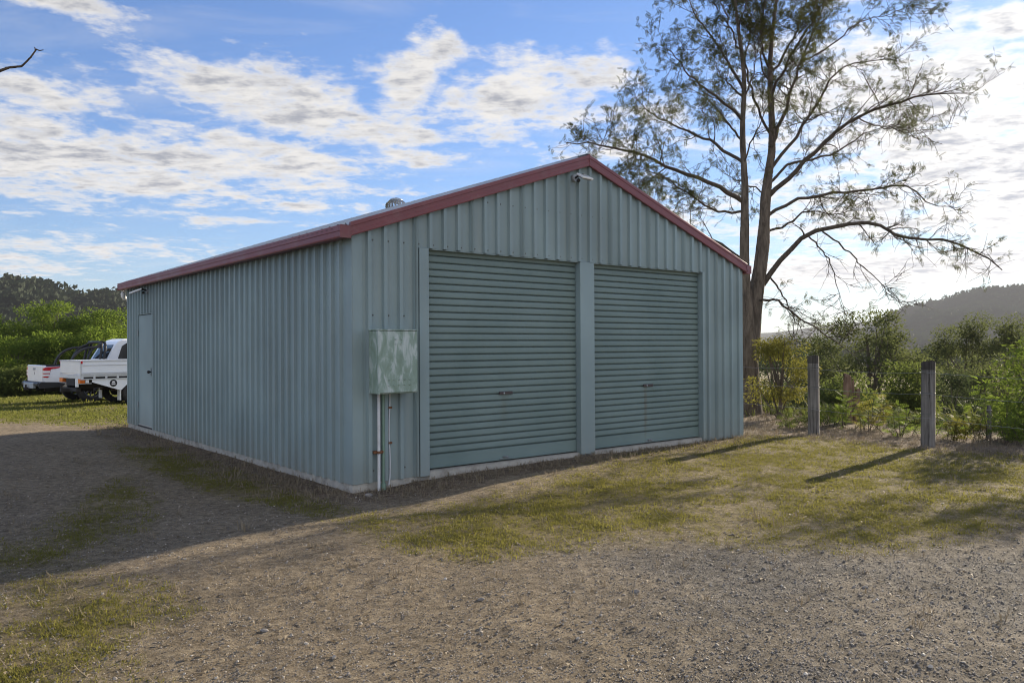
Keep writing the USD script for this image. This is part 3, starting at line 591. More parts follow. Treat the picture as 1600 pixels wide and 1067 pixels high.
# turbine vent on the far slope by the ridge
tv = thing('turbine_vent', 'round steel wind turbine vent showing over the roof ridge', 'roof vent', place(0, WID / 2 + .18, 5.1, 0), TH)
zb = 3.74
obj('base', lathe([(.13, zb - .1), (.14, zb + .10), (.12, zb + .10), (.11, zb - .1)], 20, 'z'), 'galv_dark', tv, smooth=40)
for k in range(18):
    ph = k * 2 * math.pi / 18; t = np.linspace(0, 1, 9); pts = []
    for tt in t:
        r = .135 + .055 * math.sin(math.pi * tt) - .06 * max(0, tt - .75) * 4 * .5; a = ph + .55 * tt; pts.append((r * math.cos(a), r * math.sin(a), zb + .10 + .24 * tt))
    pts = np.array(pts); tan = np.stack([-np.sin(np.arctan2(pts[:, 1], pts[:, 0])), np.cos(np.arctan2(pts[:, 1], pts[:, 0])), 0 * t], 1); rad = np.stack([pts[:, 0], pts[:, 1], 0 * t], 1); rad /= np.linalg.norm(rad, axis=1, keepdims=True)
    A, Bq = pts - tan * .016 - rad * .012, pts + tan * .018 + rad * .006
    v = np.vstack([A, Bq]); i = np.arange(8); obj('vane', (v, np.vstack([np.stack([i, i + 1, 10 + i], 1), np.stack([i, 10 + i, 9 + i], 1)])), 'galv_dark', tv)
cap = trimesh.creation.icosphere(2, .12); cap.apply_scale([1, 1, .35]); cap.apply_translation([0, 0, zb + .335]); obj('cap', cap, 'galvanised', tv, smooth=True)
# solar lights
def solar_light(label, loc, rz, group=None):
    t = thing('solar_light', label, 'wall light', loc, rz)
    obj('mount', tube([(0, -.0, 0), (0, -.04, 0)], .045, 14), 'grey_plastic', t, smooth=40)
    obj('arm', tube([(0, -.03, 0), (0, -.10, .02), (.02, -.17, .02)], .016, 8), 'black_plastic', t, smooth=50)
    m = rbox(-.075, .075, -.22, 0, -.012, .012, .005); R_ = trimesh.transformations.rotation_matrix(math.radians(24), [1, 0, 0]) @ trimesh.transformations.rotation_matrix(-.35, [0, 0, 1]); m.apply_transform(R_); m.apply_translation([.03, -.12, .03]); obj('solar_panel', m, 'lamp_lens', t)
    m = rbox(-.06, .06, -.20, -.02, -.028, -.013, .004); m.apply_transform(R_); m.apply_translation([.03, -.12, .03]); obj('lamp_head', m, 'grey_plastic', t)
    s = trimesh.creation.icosphere(2, .026); s.apply_translation([.0, -.09, -.04]); obj('sensor', s, 'black_plastic', t, smooth=True)
    return t
solar_light('small grey solar light on an arm under the gable peak', place(0, 3.15, -.005, 3.56), TH)
solar_light('small grey solar light on an arm above the side door', place(0, -.005, 7.62, 2.44), TH - math.pi / 2)
# meter box
mb = thing('meter_box', 'faded green metal meter box with chalky streaks on the front wall', 'meter box', place(0, .177, 0, .93), TH)
bw, bd, bh = .47, .232, .665
obj('case', rbox(0, bw, -bd + .012, -.001, 0, bh - .012, .006), 'box_green', mb)
obj('lid', rbox(-.006, bw + .006, -bd - .008, -.001, bh - .011, bh + .003, .004), 'box_green', mb)
obj('door', rbox(.004, bw - .004, -bd - .002, -bd + .0115, .012, bh - .014, .004), 'box_green', mb)
obj('hinge_edge', rbox(-.003, .010, -bd - .004, -bd + .02, .0, bh - .012, .003), 'box_green', mb)
def louvre(x, z):
    m = trimesh.creation.icosphere(1, .012); m.apply_scale([1.15, .45, .62]); m.apply_translation([x, -bd - .003, z]); return m
for z in (.515, .565):
    for x in (.20, .265): obj('louvre', louvre(x, z), 'box_green', mb, smooth=True)
for z in (.09, .145):
    for k in range(5): obj('louvre', louvre(.115 + .063 * k, z), 'box_green', mb, smooth=True)
# conduits under the box
wp = thing('conduit_pipe', 'white plastic conduit running from the meter box into the ground', 'pipe', place(0, .275, -.055, 0), TH)
obj('pipe', tube([(0, 0, -.15), (0, 0, .935)], .0165, 12), 'white_pipe', wp, smooth=50); obj('clip', cat([rbox(-.055, .065, .0, .05, .30, .328, .003), rbox(-.024, .024, -.024, .03, .30, .328, .004)]), 'rust', wp)
gpz = thing('conduit_pipe', 'green plastic conduit close beside the white one below the meter box', 'pipe', place(0, .335, -.04, 0), TH)
obj('pipe', tube([(0, 0, -.15), (.002, 0, .4), (0, 0, .935)], .017, 10), 'green_pipe', gpz, smooth=50); obj('foot', tube([(0, 0, -.14), (0, 0, -.02)], .030, 12), 'green_pipe', gpz, smooth=50)
cb = thing('earth_cable', 'thin worn cable clipped to the wall right of the conduits', 'cable', place(0, .425, -.012, 0), TH)
tt = np.linspace(-.05, .935, 14); obj('cable', tube(np.stack([.006 * np.sin(tt * 9) - .01 * (tt < .02), -.004 + 0 * tt, tt], 1), .0075, 7), 'white_pipe', cb, smooth=50)
for z in (.385, .76): obj('clip', rbox(-.022, .03, -.014, .01, z, z + .022, .003), 'rust', cb)

# ------------------------------------------------------------------ trees and plants
def leaf_quads(pos, d, size, width, rng, curl=.25):
    """One diamond leaf (two triangles) per position, along direction d."""
    n = len(pos); d = d / np.maximum(np.linalg.norm(d, axis=1, keepdims=True), 1e-9)
    r = rng.normal(size=(n, 3)); s = np.cross(d, r); s /= np.maximum(np.linalg.norm(s, axis=1, keepdims=True), 1e-9); nrm = np.cross(d, s)
    L = (size * rng.uniform(.7, 1.3, n))[:, None]; W = L * width
    mid = pos + d * L * .5 + nrm * L * curl * .3
    v = np.stack([pos, mid + s * W * .5, pos + d * L, mid - s * W * .5], 1).reshape(-1, 3)
    i = np.arange(n) * 4
    return v, np.vstack([np.stack([i, i + 1, i + 2], 1), np.stack([i, i + 2, i + 3], 1)])
def join(parts):
    vs, fs, n = [], [], 0
    for v, f in parts: vs.append(v); fs.append(f + n); n += len(v)
    return np.vstack(vs), np.vstack(fs)
def smooth_path(P, n):
    P = np.asarray(P, float); t = np.r_[0, np.cumsum(np.linalg.norm(np.diff(P, axis=0), axis=1))]; t /= t[-1]; q = np.linspace(0, 1, n)
    if len(P) > 2:
        from scipy.interpolate import PchipInterpolator
        return np.stack([PchipInterpolator(t, P[:, k])(q) for k in range(3)], 1)
    return np.stack([np.interp(q, t, P[:, k]) for k in range(3)], 1)
def wander(start, d, length, n, rng, bend=.25, up=.0):
    pts = [np.array(start, float)]; d = d / np.linalg.norm(d); st = length / n
    for _ in range(n):
        d = d + rng.normal(0, bend, 3) * .5 + V(0, 0, up); d /= np.linalg.norm(d); pts.append(pts[-1] + d * st)
    return np.array(pts)
def frond_mesh(pairs, L, leafl, width):
    """Feathery compound leaf along +x: rachis and pairs of narrow leaflets."""
    vs, fs, n = [], [], 0
    t = np.linspace(.12, 1, pairs)
    for k, q in enumerate(t):
        for sg in (-1, 1):
            p = V(q * L, 0, -.12 * L * q * q); l = leafl * (1 - .45 * abs(q - .45)); d = V(.55, sg * .83, -.10); d /= np.linalg.norm(d); w = np.cross(d, V(0, 0, 1)) * l * width
            vs += [p, p + d * l * .5 + w, p + d * l, p + d * l * .5 - w]; fs += [[n, n + 1, n + 2], [n, n + 2, n + 3]]; n += 4
    vs += [V(0, .0015, 0), V(0, -.0015, 0), V(L, 0, -.12 * L)]; fs.append([n, n + 1, n + 2])
    return np.array(vs), np.array(fs)
def put(mesh, pos, d, scale, rng, roll=.6):
    """Copies of a small mesh at pos, its x axis along d, joined into one."""
    v, f = mesh; n = len(pos); d = d / np.linalg.norm(d, axis=1, keepdims=True)
    up = np.tile(V(0, 0, 1), (n, 1)) + rng.normal(0, roll, (n, 3)); y = np.cross(up, d); y /= np.maximum(np.linalg.norm(y, axis=1, keepdims=True), 1e-9); z = np.cross(d, y)
    Rm = np.stack([d, y, z], 1) * np.asarray(scale)[:, None, None]
    vv = np.einsum('kj,njc->nkc', v, Rm) + pos[:, None]
    ff = f[None] + (np.arange(n) * len(v))[:, None, None]
    return vv.reshape(-1, 3), ff.reshape(-1, 3)

# the tall feathery tree behind the shed: limbs follow the photograph, in depth as they spread
def tall_tree():
    rng = np.random.default_rng(12); Y0 = 17.2
    t = thing('tall_tree', 'tall feathery two-trunked tree rising behind the right corner of the shed', 'tree')
    def L(px, dy0, dy1, n=14):
        k = np.linspace(0, 1, len(px)); return smooth_path([at(x, y, Y0 + dy0 + (dy1 - dy0) * q) for (x, y), q in zip(px, k)], n)
    base = at(1172, 652, Y0); base[2] = float(gz(base[0], base[1])) - .15
    tr1 = np.vstack([[base], L([(1172, 640), (1171, 560), (1168, 480), (1163, 400), (1164, 300), (1160, 205), (1163, 130), (1153, 40), (1138, -90)], 0, -.3, 22)])
    tr2 = L([(1174, 560), (1179, 480), (1192, 385), (1197, 300), (1207, 215), (1203, 120), (1212, 10), (1232, -110)], 0, .5, 20)
    trunk = [(tr1, np.interp(np.linspace(0, 1, len(tr1)), [0, .04, .1, .3, .45, .7, 1], [.33, .26, .20, .115, .085, .048, .018])), (tr2, np.interp(np.linspace(0, 1, len(tr2)), [0, .2, .45, .7, 1], [.19, .155, .09, .05, .018]))]
    obj('trunk', cat([tube(p, r * (1 + .05 * rng.normal(size=len(r))), 12) for p, r in trunk]), 'bark_grey', t, smooth=60)
    limbs = [  # pixels, depth at start and end, radius, leafiness
        ([(1165, 318), (1130, 296), (1080, 276), (1030, 256), (985, 236), (930, 226), (884, 223)], -.1, -1.2, .055, 1.0),
        ([(1164, 410), (1129, 384), (1102, 369), (1058, 337), (1034, 322), (1005, 300)], 0, .9, .042, .8),
        ([(1163, 255), (1110, 222), (1065, 200), (1020, 180), (992, 150)], -.1, 1.2, .040, 1.0),
        ([(1162, 190), (1130, 160), (1095, 132), (1060, 96), (1040, 62)], -.2, -1.0, .038, 1.0),
        ([(1162, 140), (1140, 100), (1110, 55), (1080, 10), (1062, -30)], -.2, .8, .034, 1.0),
        ([(1163, 330), (1120, 330), (1070, 300), (1020, 270), (985, 262)], 0, -2.0, .03, .8),
        ([(1162, 225), (1135, 190), (1100, 150), (1070, 140)], 0, 2.0, .028, .9),
        ([(1161, 90), (1140, 40), (1120, -20)], -.2, -.8, .026, 1.0),
        ([(1198, 310), (1240, 272), (1290, 222), (1340, 184), (1400, 162), (1455, 147), (1522, 146)], .2, -.9, .058, .42),
        ([(1200, 270), (1235, 225), (1275, 165), (1300, 120), (1345, 98), (1400, 95)], .2, 1.4, .042, .75),
        ([(1203, 230), (1228, 170), (1250, 100), (1275, 40), (1300, -30)], .2, .6, .045, 1.0),
        ([(1206, 150), (1235, 90), (1270, 30), (1310, -30)], .3, -1.0, .036, 1.0),
        ([(1196, 340), (1250, 312), (1317, 300), (1411, 292), (1462, 322), (1500, 326)], .2, .4, .040, .35),
        ([(1192, 445), (1222, 405), (1250, 375), (1294, 356), (1354, 346), (1411, 368), (1486, 377), (1528, 393), (1566, 422)], .1, -1.1, .062, .20),
        ([(1262, 368), (1275, 378), (1300, 420), (1308, 455), (1322, 492)], -.1, -.4, .018, .10),
        ([(1285, 362), (1331, 398), (1360, 428), (1373, 440), (1397, 468), (1424, 478)], -.2, -.8, .020, .05),
        ([(1185, 470), (1205, 468), (1240, 490), (1290, 522), (1336, 556)], 0, -1.4, .030, .08),
        ([(1196, 430), (1215, 445), (1228, 475), (1240, 500), (1235, 540)], .1, -.6, .022, .35),
        ([(1197, 360), (1225, 352), (1260, 330), (1300, 335), (1345, 320)], .2, 1.6, .030, .4),
        ([(1198, 290), (1240, 255), (1300, 240), (1360, 205), (1410, 195)], .2, 2.0, .034, .5),
        ([(1204, 210), (1180, 160), (1165, 100), (1172, 40), (1165, -30)], .3, 1.4, .032, 1.0),
        ([(1207, 120), (1190, 60), (1195, 0), (1185, -50)], .4, -.6, .028, 1.0),
        ([(1207, 110), (1240, 60), (1262, 0), (1290, -70)], .4, 1.6, .03, 1.0),
        ([(1250, 100), (1300, 70), (1345, 35), (1400, 20), (1422, 8)], .4, 0, .022, .8),
        ([(1340, 184), (1385, 200), (1430, 205), (1500, 196)], -.2, -.6, .016, .35),
    ]
    def free(P, r, dy): limbs.append((P, dy, None, r, .62))
    for tr, lo in ((tr1, 7), (tr2, 7)):      # many thin ascending limbs in the upper crown
        for _ in range(6):
            k = int(rng.integers(lo, len(tr) - 1)); a = rng.uniform(0, 2 * np.pi); d = V(math.cos(a) * .62, math.sin(a) * .62, rng.uniform(.45, 1.2)); free(wander(tr[k], d, rng.uniform(1.1, 2.4), 17, rng, .16, .012), rng.uniform(.014, .026), 0)
    thick, thin, fp, fd = [], [], [], []
    def leaves(p, d, k):
        for _ in range(k):
            fp.append(p + rng.normal(0, .02, 3)); q = d + rng.normal(0, .55, 3); fd.append(q)
    for px, d0, d1, rad, leafy in limbs:
        P = L(px, d0, d1, 18) if d1 is not None else px
        P[1:-1] += rng.normal(0, .018, (16, 3)); r = rad * np.linspace(1, .16, 18) ** 1.0
        thick.append(tube(P, r, 7)); ln = np.linalg.norm(np.diff(P, axis=0), axis=1).sum()
        nb = int((4.6 if leafy > .3 else 4.6) * ln)
        for _ in range(nb):
            q = rng.uniform(.18, 1) ** .85; k = min(int(q * 17), 16); st = P[k] + (P[k + 1] - P[k]) * rng.random(); tg = P[k + 1] - P[k]; tg /= np.linalg.norm(tg)
            dd = tg * .9 + rng.normal(0, .62, 3) + V(0, 0, .12 if leafy > .3 else -.12); l1 = rng.uniform(.45, 1.25) * (1.05 - .45 * q) * (1 if leafy > .3 else .7)
            B1 = wander(st, dd, l1, 6, rng, .38, .02); r1 = max(.0055, r[k] * .42); thick.append(tube(B1, np.linspace(r1, .004, 7), 5, False))
            for _ in range(rng.integers(4, 8)):
                k2 = rng.integers(1, 6); d2 = (B1[k2 + 1] - B1[k2]) / np.linalg.norm(B1[k2 + 1] - B1[k2]) + rng.normal(0, .6, 3); l2 = rng.uniform(.18, .55)
                B2 = wander(B1[k2], d2, l2, 4, rng, .4); thin.append(tube(B2, np.linspace(.0055, .0025, 5), 3, False))
                if rng.random() < leafy * .85:
                    for k3 in range(2, 5): leaves(B2[k3], B2[k3] - B2[k3 - 1], rng.integers(1, 3))
                    leaves(B2[4], B2[4] - B2[3], 4)
                if rng.random() < leafy:
                    B3 = wander(B2[2], d2 + rng.normal(0, .7, 3), l2 * .7, 3, rng, .4); thin.append(tube(B3, np.linspace(.004, .002, 4), 3, False)); leaves(B3[-1], B3[-1] - B3[-2], 3); leaves(B3[2], B3[2] - B3[1], 1)
            if rng.random() < leafy: leaves(B1[-1], B1[-1] - B1[-2], 5)
    obj('branches', cat(thick), 'bark_twig', t, smooth=60); obj('twigs', cat(thin), 'bark_twig', t)
    fp_, fd_ = np.array(fp), np.array(fd); print('fronds', len(fp_))
    fd_ = fd_ / np.linalg.norm(fd_, axis=1, keepdims=True) + V(0, 0, -.15)
    obj('crown', put(frond_mesh(7, .12, .044, .135), fp_, fd_, rng.uniform(.55, 1.2, len(fp_)), rng), 'leaf_feathery', t)
tall_tree()

def clump_tree(name, label, cat_, base, h, rad, leafmat, seed, n_clump=60, per=150, leaf_=.12, width=.42, trunk_r=.10, shape=(1, 1), crown_from=.25, clump_r=.42, gap=.0, droop=-.1, group=None, limbs=7):
    """Tree or bush: trunk and limbs, and leaves gathered in clumps over an uneven crown with gaps between."""
    rng = np.random.default_rng(seed); x, y = base[0], base[1]; z = float(gz(x, y)) - .1
    t = thing(name, label, cat_, (x, y, z), group=group)
    cz, ch = h * (crown_from + 1) / 2, h * (1 - crown_from) / 2
    C = []
    while len(C) < n_clump:
        d = rng.normal(size=3); d /= np.linalg.norm(d); q = rng.uniform(.25, 1) ** .45
        lump = .72 + .5 * float(meshkit.noise(d * 2.1 + seed * 3.7, seed)) if True else 1
        p = d * q * lump * V(rad * shape[0], rad * shape[1], ch) + V(0, 0, cz)
        if gap and float(meshkit.noise(p * 1.1 + 50, seed + 9)) < gap: 
            if rng.random() < .8: continue
        if p[2] > .15: C.append(p)
    C = np.array(C); pts, drs = [], []
    cr = clump_r * rng.uniform(.55, 1.25, len(C))
    for c, r_ in zip(C, cr):
        n = int(per * (r_ / clump_r) ** 1.6); g = rng.normal(size=(n, 3)); g /= np.linalg.norm(g, axis=1, keepdims=True); g *= (rng.uniform(.1, 1, n) ** .5)[:, None] * r_ * V(1.15, 1.15, .72)
        pts.append(c + g); drs.append(g / r_ + rng.normal(0, .55, (n, 3)) + V(0, 0, droop))
    v, f = leaf_quads(np.vstack(pts), np.vstack(drs), leaf_, width, rng)
    wood = []
    top = V(rng.normal(0, .1) * rad, rng.normal(0, .1) * rad, h * .8); tp = smooth_path([V(0, 0, -.2), V(.03 * rad, 0, h * .3), top], 8)
    wood.append(tube(tp, np.linspace(trunk_r, trunk_r * .25, 8), 7, False))
    for c in C[rng.permutation(len(C))[:limbs + n_clump // 6]]:
        k = rng.integers(1, 6); mid = (tp[k] + c) / 2 + rng.normal(0, .06, 3) * rad; wood.append(tube(smooth_path([tp[k], mid, c], 6), np.linspace(trunk_r * .4, .008, 6), 5, False))
    obj('trunk', cat(wood), 'bark_grey', t, smooth=60); obj('crown', (v, f), leafmat, t)
    return t
# bright green trees behind the cars at the left
LT = 'bright green trees in a row behind the parked cars'
def tree_px(name, label, cat_, cx, top, half, Y, mat_, seed, zb=None, **kw):
    b = at(cx, 600, Y); zg = float(gz(b[0], b[1])) - .1; h = at(cx, top, Y)[2] - zg; rad = half / F_PX * Y
    return clump_tree(name, label, cat_, b, h, rad, mat_, seed, **kw)
for (cx, top, half, Y, m_, sd, lb) in [
    (72, 470, 62, 40, 'leaf_bright', 31, 'broad bright green tree behind the white pickup, tallest of its row'),
    (158, 474, 56, 41, 'leaf_bright', 32, 'bright green tree whose crown meets the rear corner of the shed'),
    (-28, 480, 58, 39, 'leaf_bright', 33, 'bright green tree cut off by the left edge of the photo'),
    (-150, 470, 70, 42, 'leaf_bright', 37, None)]:
    if lb: tree_px('leafy_tree', lb, 'tree', cx, top, half, Y, m_, sd, n_clump=84, per=190, leaf_=.13, clump_r=.50, crown_from=.08, trunk_r=.14, gap=.22)
for (cx, top, half, Y, m_, sd, lb) in [
    (22, 522, 44, 34, 'leaf_bright', 41, 'green bush in front of the taller trees, left of the pickup tail'),
    (92, 515, 42, 35, 'leaf_bright', 42, 'green bush right behind the pickup tail light'),
    (160, 505, 40, 36, 'leaf_bright', 43, 'green bush behind the black roll bar of the pickup'),
    (-50, 520, 44, 34, 'leaf_mid', 44, None), (228, 515, 40, 36, 'leaf_mid', 45, None),
    (30, 572, 40, 31, 'leaf_mid', 46, 'low dark bush at the grass edge, left of the pickup bumper'),
    (110, 580, 36, 32, 'leaf_mid', 47, 'low dark bush seen under the pickup bed')]:
    if lb: tree_px('green_bush', lb, 'bush', cx, top, half, Y, m_, sd, n_clump=60, per=190, leaf_=.12, clump_r=.42, crown_from=.0, trunk_r=.07, gap=.2)
# right side, beyond the fence
tree_px('yellow_tree', 'small yellow-leaved tree between the tall trunk and the left fence post', 'tree', 1218, 520, 50, 16.2, 'leaf_yellow', 51, n_clump=52, per=130, leaf_=.055, clump_r=.20, crown_from=.15, gap=.52, shape=(1.1, 1.0), droop=-.5, trunk_r=.05, width=.35)
tree_px('olive_tree', 'broad olive-green tree behind and between the two fence posts', 'tree', 1356, 472, 98, 27, 'leaf_olive', 52, n_clump=150, per=210, leaf_=.10, clump_r=.42, crown_from=.05, gap=.30, trunk_r=.13)
tree_px('olive_tree', 'dim grey-green tree further back behind the yellow-leaved tree', 'tree', 1245, 514, 60, 40, 'leaf_dark', 53, n_clump=70, per=130, leaf_=.15, clump_r=.55, crown_from=.05, trunk_r=.12)
tree_px('green_bush', 'feathery green bush filling the gap left of the right fence post', 'bush', 1415, 566, 42, 19, 'leaf_mid', 54, n_clump=56, per=150, leaf_=.085, clump_r=.28, crown_from=.0, gap=.3, trunk_r=.05)
tree_px('airy_tree', 'airy grey-green tree with open crown, left one of the pair at the right', 'tree', 1508, 472, 40, 36, 'leaf_olive', 55, n_clump=56, per=230, leaf_=.11, clump_r=.44, crown_from=.30, gap=.42, trunk_r=.09)
tree_px('airy_tree', 'airy grey-green tree with open crown, right one of the pair at the right', 'tree', 1566, 480, 44, 37, 'leaf_olive', 56, n_clump=60, per=230, leaf_=.11, clump_r=.44, crown_from=.28, gap=.42, trunk_r=.09)
tree_px('round_bush', 'rounded brownish-green bush in front of the pair of airy trees', 'bush', 1532, 548, 58, 29, 'leaf_olive', 57, n_clump=95, per=190, leaf_=.10, clump_r=.42, crown_from=.0, trunk_r=.07)
tree_px('green_bush', 'dark green bush just right of the right fence post', 'bush', 1474, 572, 46, 24, 'leaf_dark', 58, n_clump=60, per=170, leaf_=.095, clump_r=.36, crown_from=.0, trunk_r=.06)
tree_px('green_bush', 'dark low bush at the foot of the tall tree by the shed corner', 'bush', 1222, 612, 44, 20, 'leaf_dark', 59, n_clump=56, per=150, leaf_=.085, clump_r=.32, crown_from=.0, trunk_r=.05)
tree_px('green_bush', 'mid green bush low behind the broken stump', 'bush', 1318, 590, 46, 21, 'leaf_mid', 60, n_clump=64, per=160, leaf_=.09, clump_r=.34, crown_from=.0, gap=.25, trunk_r=.05)
tree_px('leafy_bush', 'sunlit yellow-green bush at the right edge of the photo', 'bush', 1606, 520, 46, 12.6, 'leaf_weed', 61, n_clump=62, per=80, leaf_=.075, clump_r=.24, crown_from=.0, gap=.42, trunk_r=.03, width=.36)
tree_px('leafy_tree', 'grey-green tree in the valley below the hazy hill', 'tree', 1452, 528, 30, 62, 'leaf_dark', 62, n_clump=50, per=110, leaf_=.22, clump_r=.6, crown_from=.1, trunk_r=.12)
for cx, top, half, Y, sd, lb in [(1205, 522, 40, 58, 64, 'grey-green tree far back between the tall trunk and the left fence post'), (1300, 512, 46, 70, 65, 'far grey-green tree whose top shows left of the broad olive tree'), (1490, 530, 36, 75, 66, 'far dull tree on the slope left of the airy pair'), (1590, 520, 40, 66, 67, 'far dull tree on the slope right of the airy pair')]:
    tree_px('leafy_tree', lb, 'tree', cx, top, half, Y, 'leaf_dark', sd, n_clump=60, per=120, leaf_=.2, clump_r=.6, crown_from=.05, trunk_r=.12)
# a tree outside the picture to the right, whose shade falls on the gravel
clump_tree('shade_tree', 'tree beside the yard just outside the right edge of the photo', 'tree', V(12.6, 15.2), 5.2, 2.0, 'leaf_mid', 63, n_clump=60, per=120, leaf_=.10, clump_r=.36, crown_from=.35, gap=.4, trunk_r=.10)

def stem_plant(name, label, base, stems, h, lean, seed, mat_='leaf_weed', leaf_=.05, pairs=5, spread=.12):
    rng = np.random.default_rng(seed); x, y = base[0], base[1]; z = float(gz(x, y)) - .02
    t = thing(name, label, 'plant', (x, y, z)); st, P_, D_ = [], [], []
    for k in range(stems):
        b = V(*rng.normal(0, spread, 2), 0); hh = h * rng.uniform(.55, 1.05); d = V(rng.normal(0, .35) + lean, rng.normal(0, .35), 1.4)
        S = wander(b, d, hh, 9, rng, .22, -.02); st.append(tube(S, np.linspace(.007, .002, 10), 4, False))
        for j in range(2, 10):
            for _ in range(2):
                dd = rng.normal(0, 1, 3) * V(1, 1, .35); dd /= np.linalg.norm(dd); P_.append(S[j]); D_.append(dd + V(0, 0, .15))
    obj('stem', cat(st), 'bark_twig', t); P_, D_ = np.array(P_), np.array(D_)
    obj('leaves', put(frond_mesh(pairs, leaf_ * 3.2, leaf_, .30), P_, D_, rng.uniform(.6, 1.25, len(P_)), rng), mat_, t)
for (px, py, n, h, lean, sd, lb, m_) in [
    (1322, 668, 9, .75, .25, 71, 'arching green weed leaning right of the broken stump', 'leaf_weed'),
    (1296, 664, 7, .45, .1, 72, 'low green weed at the foot of the broken stump', 'leaf_weed'),
    (1366, 672, 10, .70, .2, 73, 'bushy yellow-green weed midway between the two fence posts', 'leaf_yellow'),
    (1405, 680, 9, .62, -.1, 74, 'thin green weed nearer the right fence post, on its left', 'leaf_weed'),
    (1546, 690, 6, 1.05, .0, 75, 'upright yellow-green sapling beside the thin grey stake', 'leaf_weed'),
    (1500, 688, 8, .50, .1, 76, 'low yellowish weed right of the right fence post', 'leaf_yellow'),
    (1588, 694, 9, .70, -.1, 77, 'leafy yellow-green weed below the bush at the right edge', 'leaf_weed'),
    (1238, 668, 8, .42, .0, 78, 'low green weed left of the left fence post', 'leaf_mid'),
    (1478, 684, 5, .34, .0, 79, 'small green weed at the right of the right post base', 'leaf_weed')]:
    g_ = gp(px, py); stem_plant('weed_plant', lb, g_, n, h, lean, sd, m_, leaf_=.042)

# fence posts, stump, stake, wire
def post(label, base, h, w, tilt, seed, name='fence_post', mt='post_timber', square=.12):
    rng = np.random.default_rng(seed); x, y = base[0], base[1]; z = float(gz(x, y))
    t = thing(name, label, 'fence post' if name == 'fence_post' else 'stump', (x, y, z), .35)
    nz_, nr = 16, 22; ph = np.arange(nr) * 2 * np.pi / nr; zs = np.linspace(-.3, h, nz_); v = []
    for zz in zs:
        r = w / 2 * (1 + .10 * np.cos(4 * ph + .6) + .05 * meshkit.noise(np.stack([np.cos(ph) * 2.5, np.sin(ph) * 2.5, np.full(nr, zz * .6)], 1), seed)) * (1 - .05 * zz / h)
        v.append(np.stack([r * np.cos(ph) + tilt * zz, r * np.sin(ph), np.full(nr, zz)], 1))
    v[-1][:, 2] += .03 * np.cos(ph + 2) + rng.normal(0, .006, nr)
    v = np.vstack(v); k, i = np.meshgrid(np.arange(nz_ - 1), np.arange(nr), indexing='ij'); j = (i + 1) % nr
    f = np.stack([k * nr + i, k * nr + j, (k + 1) * nr + j, (k + 1) * nr + i], -1).reshape(-1, 4); f = np.vstack([f[:, :3], f[:, [0, 2, 3]]])
    c = len(v); v = np.vstack([v, [[tilt * h, 0, h - .012]]]); i = np.arange(nr); f = np.vstack([f, np.stack([np.full(nr, c), (nz_ - 1) * nr + i, (nz_ - 1) * nr + (i + 1) % nr], 1)])
    obj('timber', (v, f), mt, t, smooth=50)
    vt = v.copy(); ctr = np.stack([tilt * v[:, 2], 0 * v[:, 2]], 1); vt[:, :2] = ctr + (v[:, :2] - ctr) * 1.012; keep = vt[f][:, :, 2].min(1) > h - .13; vt[:, 2] += .003
    if name == 'fence_post': obj('weathered_top', (vt, f[keep]), 'post_top', t, smooth=50)
    return t, (x, y, z)
p1, a1 = post('grey round timber fence post nearer the shed and the tall tree', P1, at(1272, 556, P1[1])[2] + .06, .185, -.004, 3)
p2, a2 = post('grey weathered timber fence post casting the long shadow, further right', P2, at(1450, 565, P2[1])[2] + .06, .20, .018, 4)
for (tp, hs) in ((p1, (.40, .80, 1.12)), (p2, (.48, .78, 1.08))):
    for z in hs: obj('wire_tie', lathe([(.101, z - .003), (.104, z), (.101, z + .003), (.097, z)], 20, 'z'), 'screw_grey', tp)
# broken stump: jagged split timber
sb = gp(1297, 662); sb = sb + FN * .7; sz_ = float(gz(sb[0], sb[1]))
stp = thing('broken_stump', 'reddish-brown broken old post behind the left fence post', 'stump', (sb[0], sb[1], sz_), .2)
rs = np.random.default_rng(5)
for (dx, dy, w_, h_, tl) in ((-.05, 0, .085, .92, 0), (.03, .03, .07, .80, .02), (.09, -.02, .08, .62, .06), (.0, .07, .09, .70, .0)):
    v = []; zs = np.linspace(-.2, h_, 7)
    for k, zz in enumerate(zs):
        s = w_ * (1 - .12 * k / 6) * (1 if k < 6 else .9); ph = np.arange(7) * 2 * np.pi / 7
        v.append(np.stack([dx + tl * zz + s * np.cos(ph) * rs.uniform(.8, 1.2, 7), dy + s * np.sin(ph) * rs.uniform(.8, 1.2, 7), zz + (rs.uniform(-.07, .05, 7) if k == 6 else np.zeros(7))], 1))
    v = np.vstack(v); k, i = np.meshgrid(np.arange(6), np.arange(7), indexing='ij'); j = (i + 1) % 7
    f = np.stack([k * 7 + i, k * 7 + j, (k + 1) * 7 + j, (k + 1) * 7 + i], -1).reshape(-1, 4); f = np.vstack([f[:, :3], f[:, [0, 2, 3]], [[42, 42 + q, 43 + q] for q in range(1, 6)]])
    obj('splinter', (v, f), 'stump_timber', stp, smooth=50)
stb = gp(1546, 684); sk = thing('stake', 'thin grey stake standing among the weeds at the right', 'stake', (stb[0], stb[1], float(gz(stb[0], stb[1]))), .3)
obj('timber', rbox(-.03, .03, -.02, .02, -.2, .52, .006), 'post_timber', sk); obj('top_wire', lathe([(.036, .44), (.040, .445), (.036, .45)], 10, 'z'), 'galv_dark', sk)
far_post = P2 + (P2 - P1) * 2.6
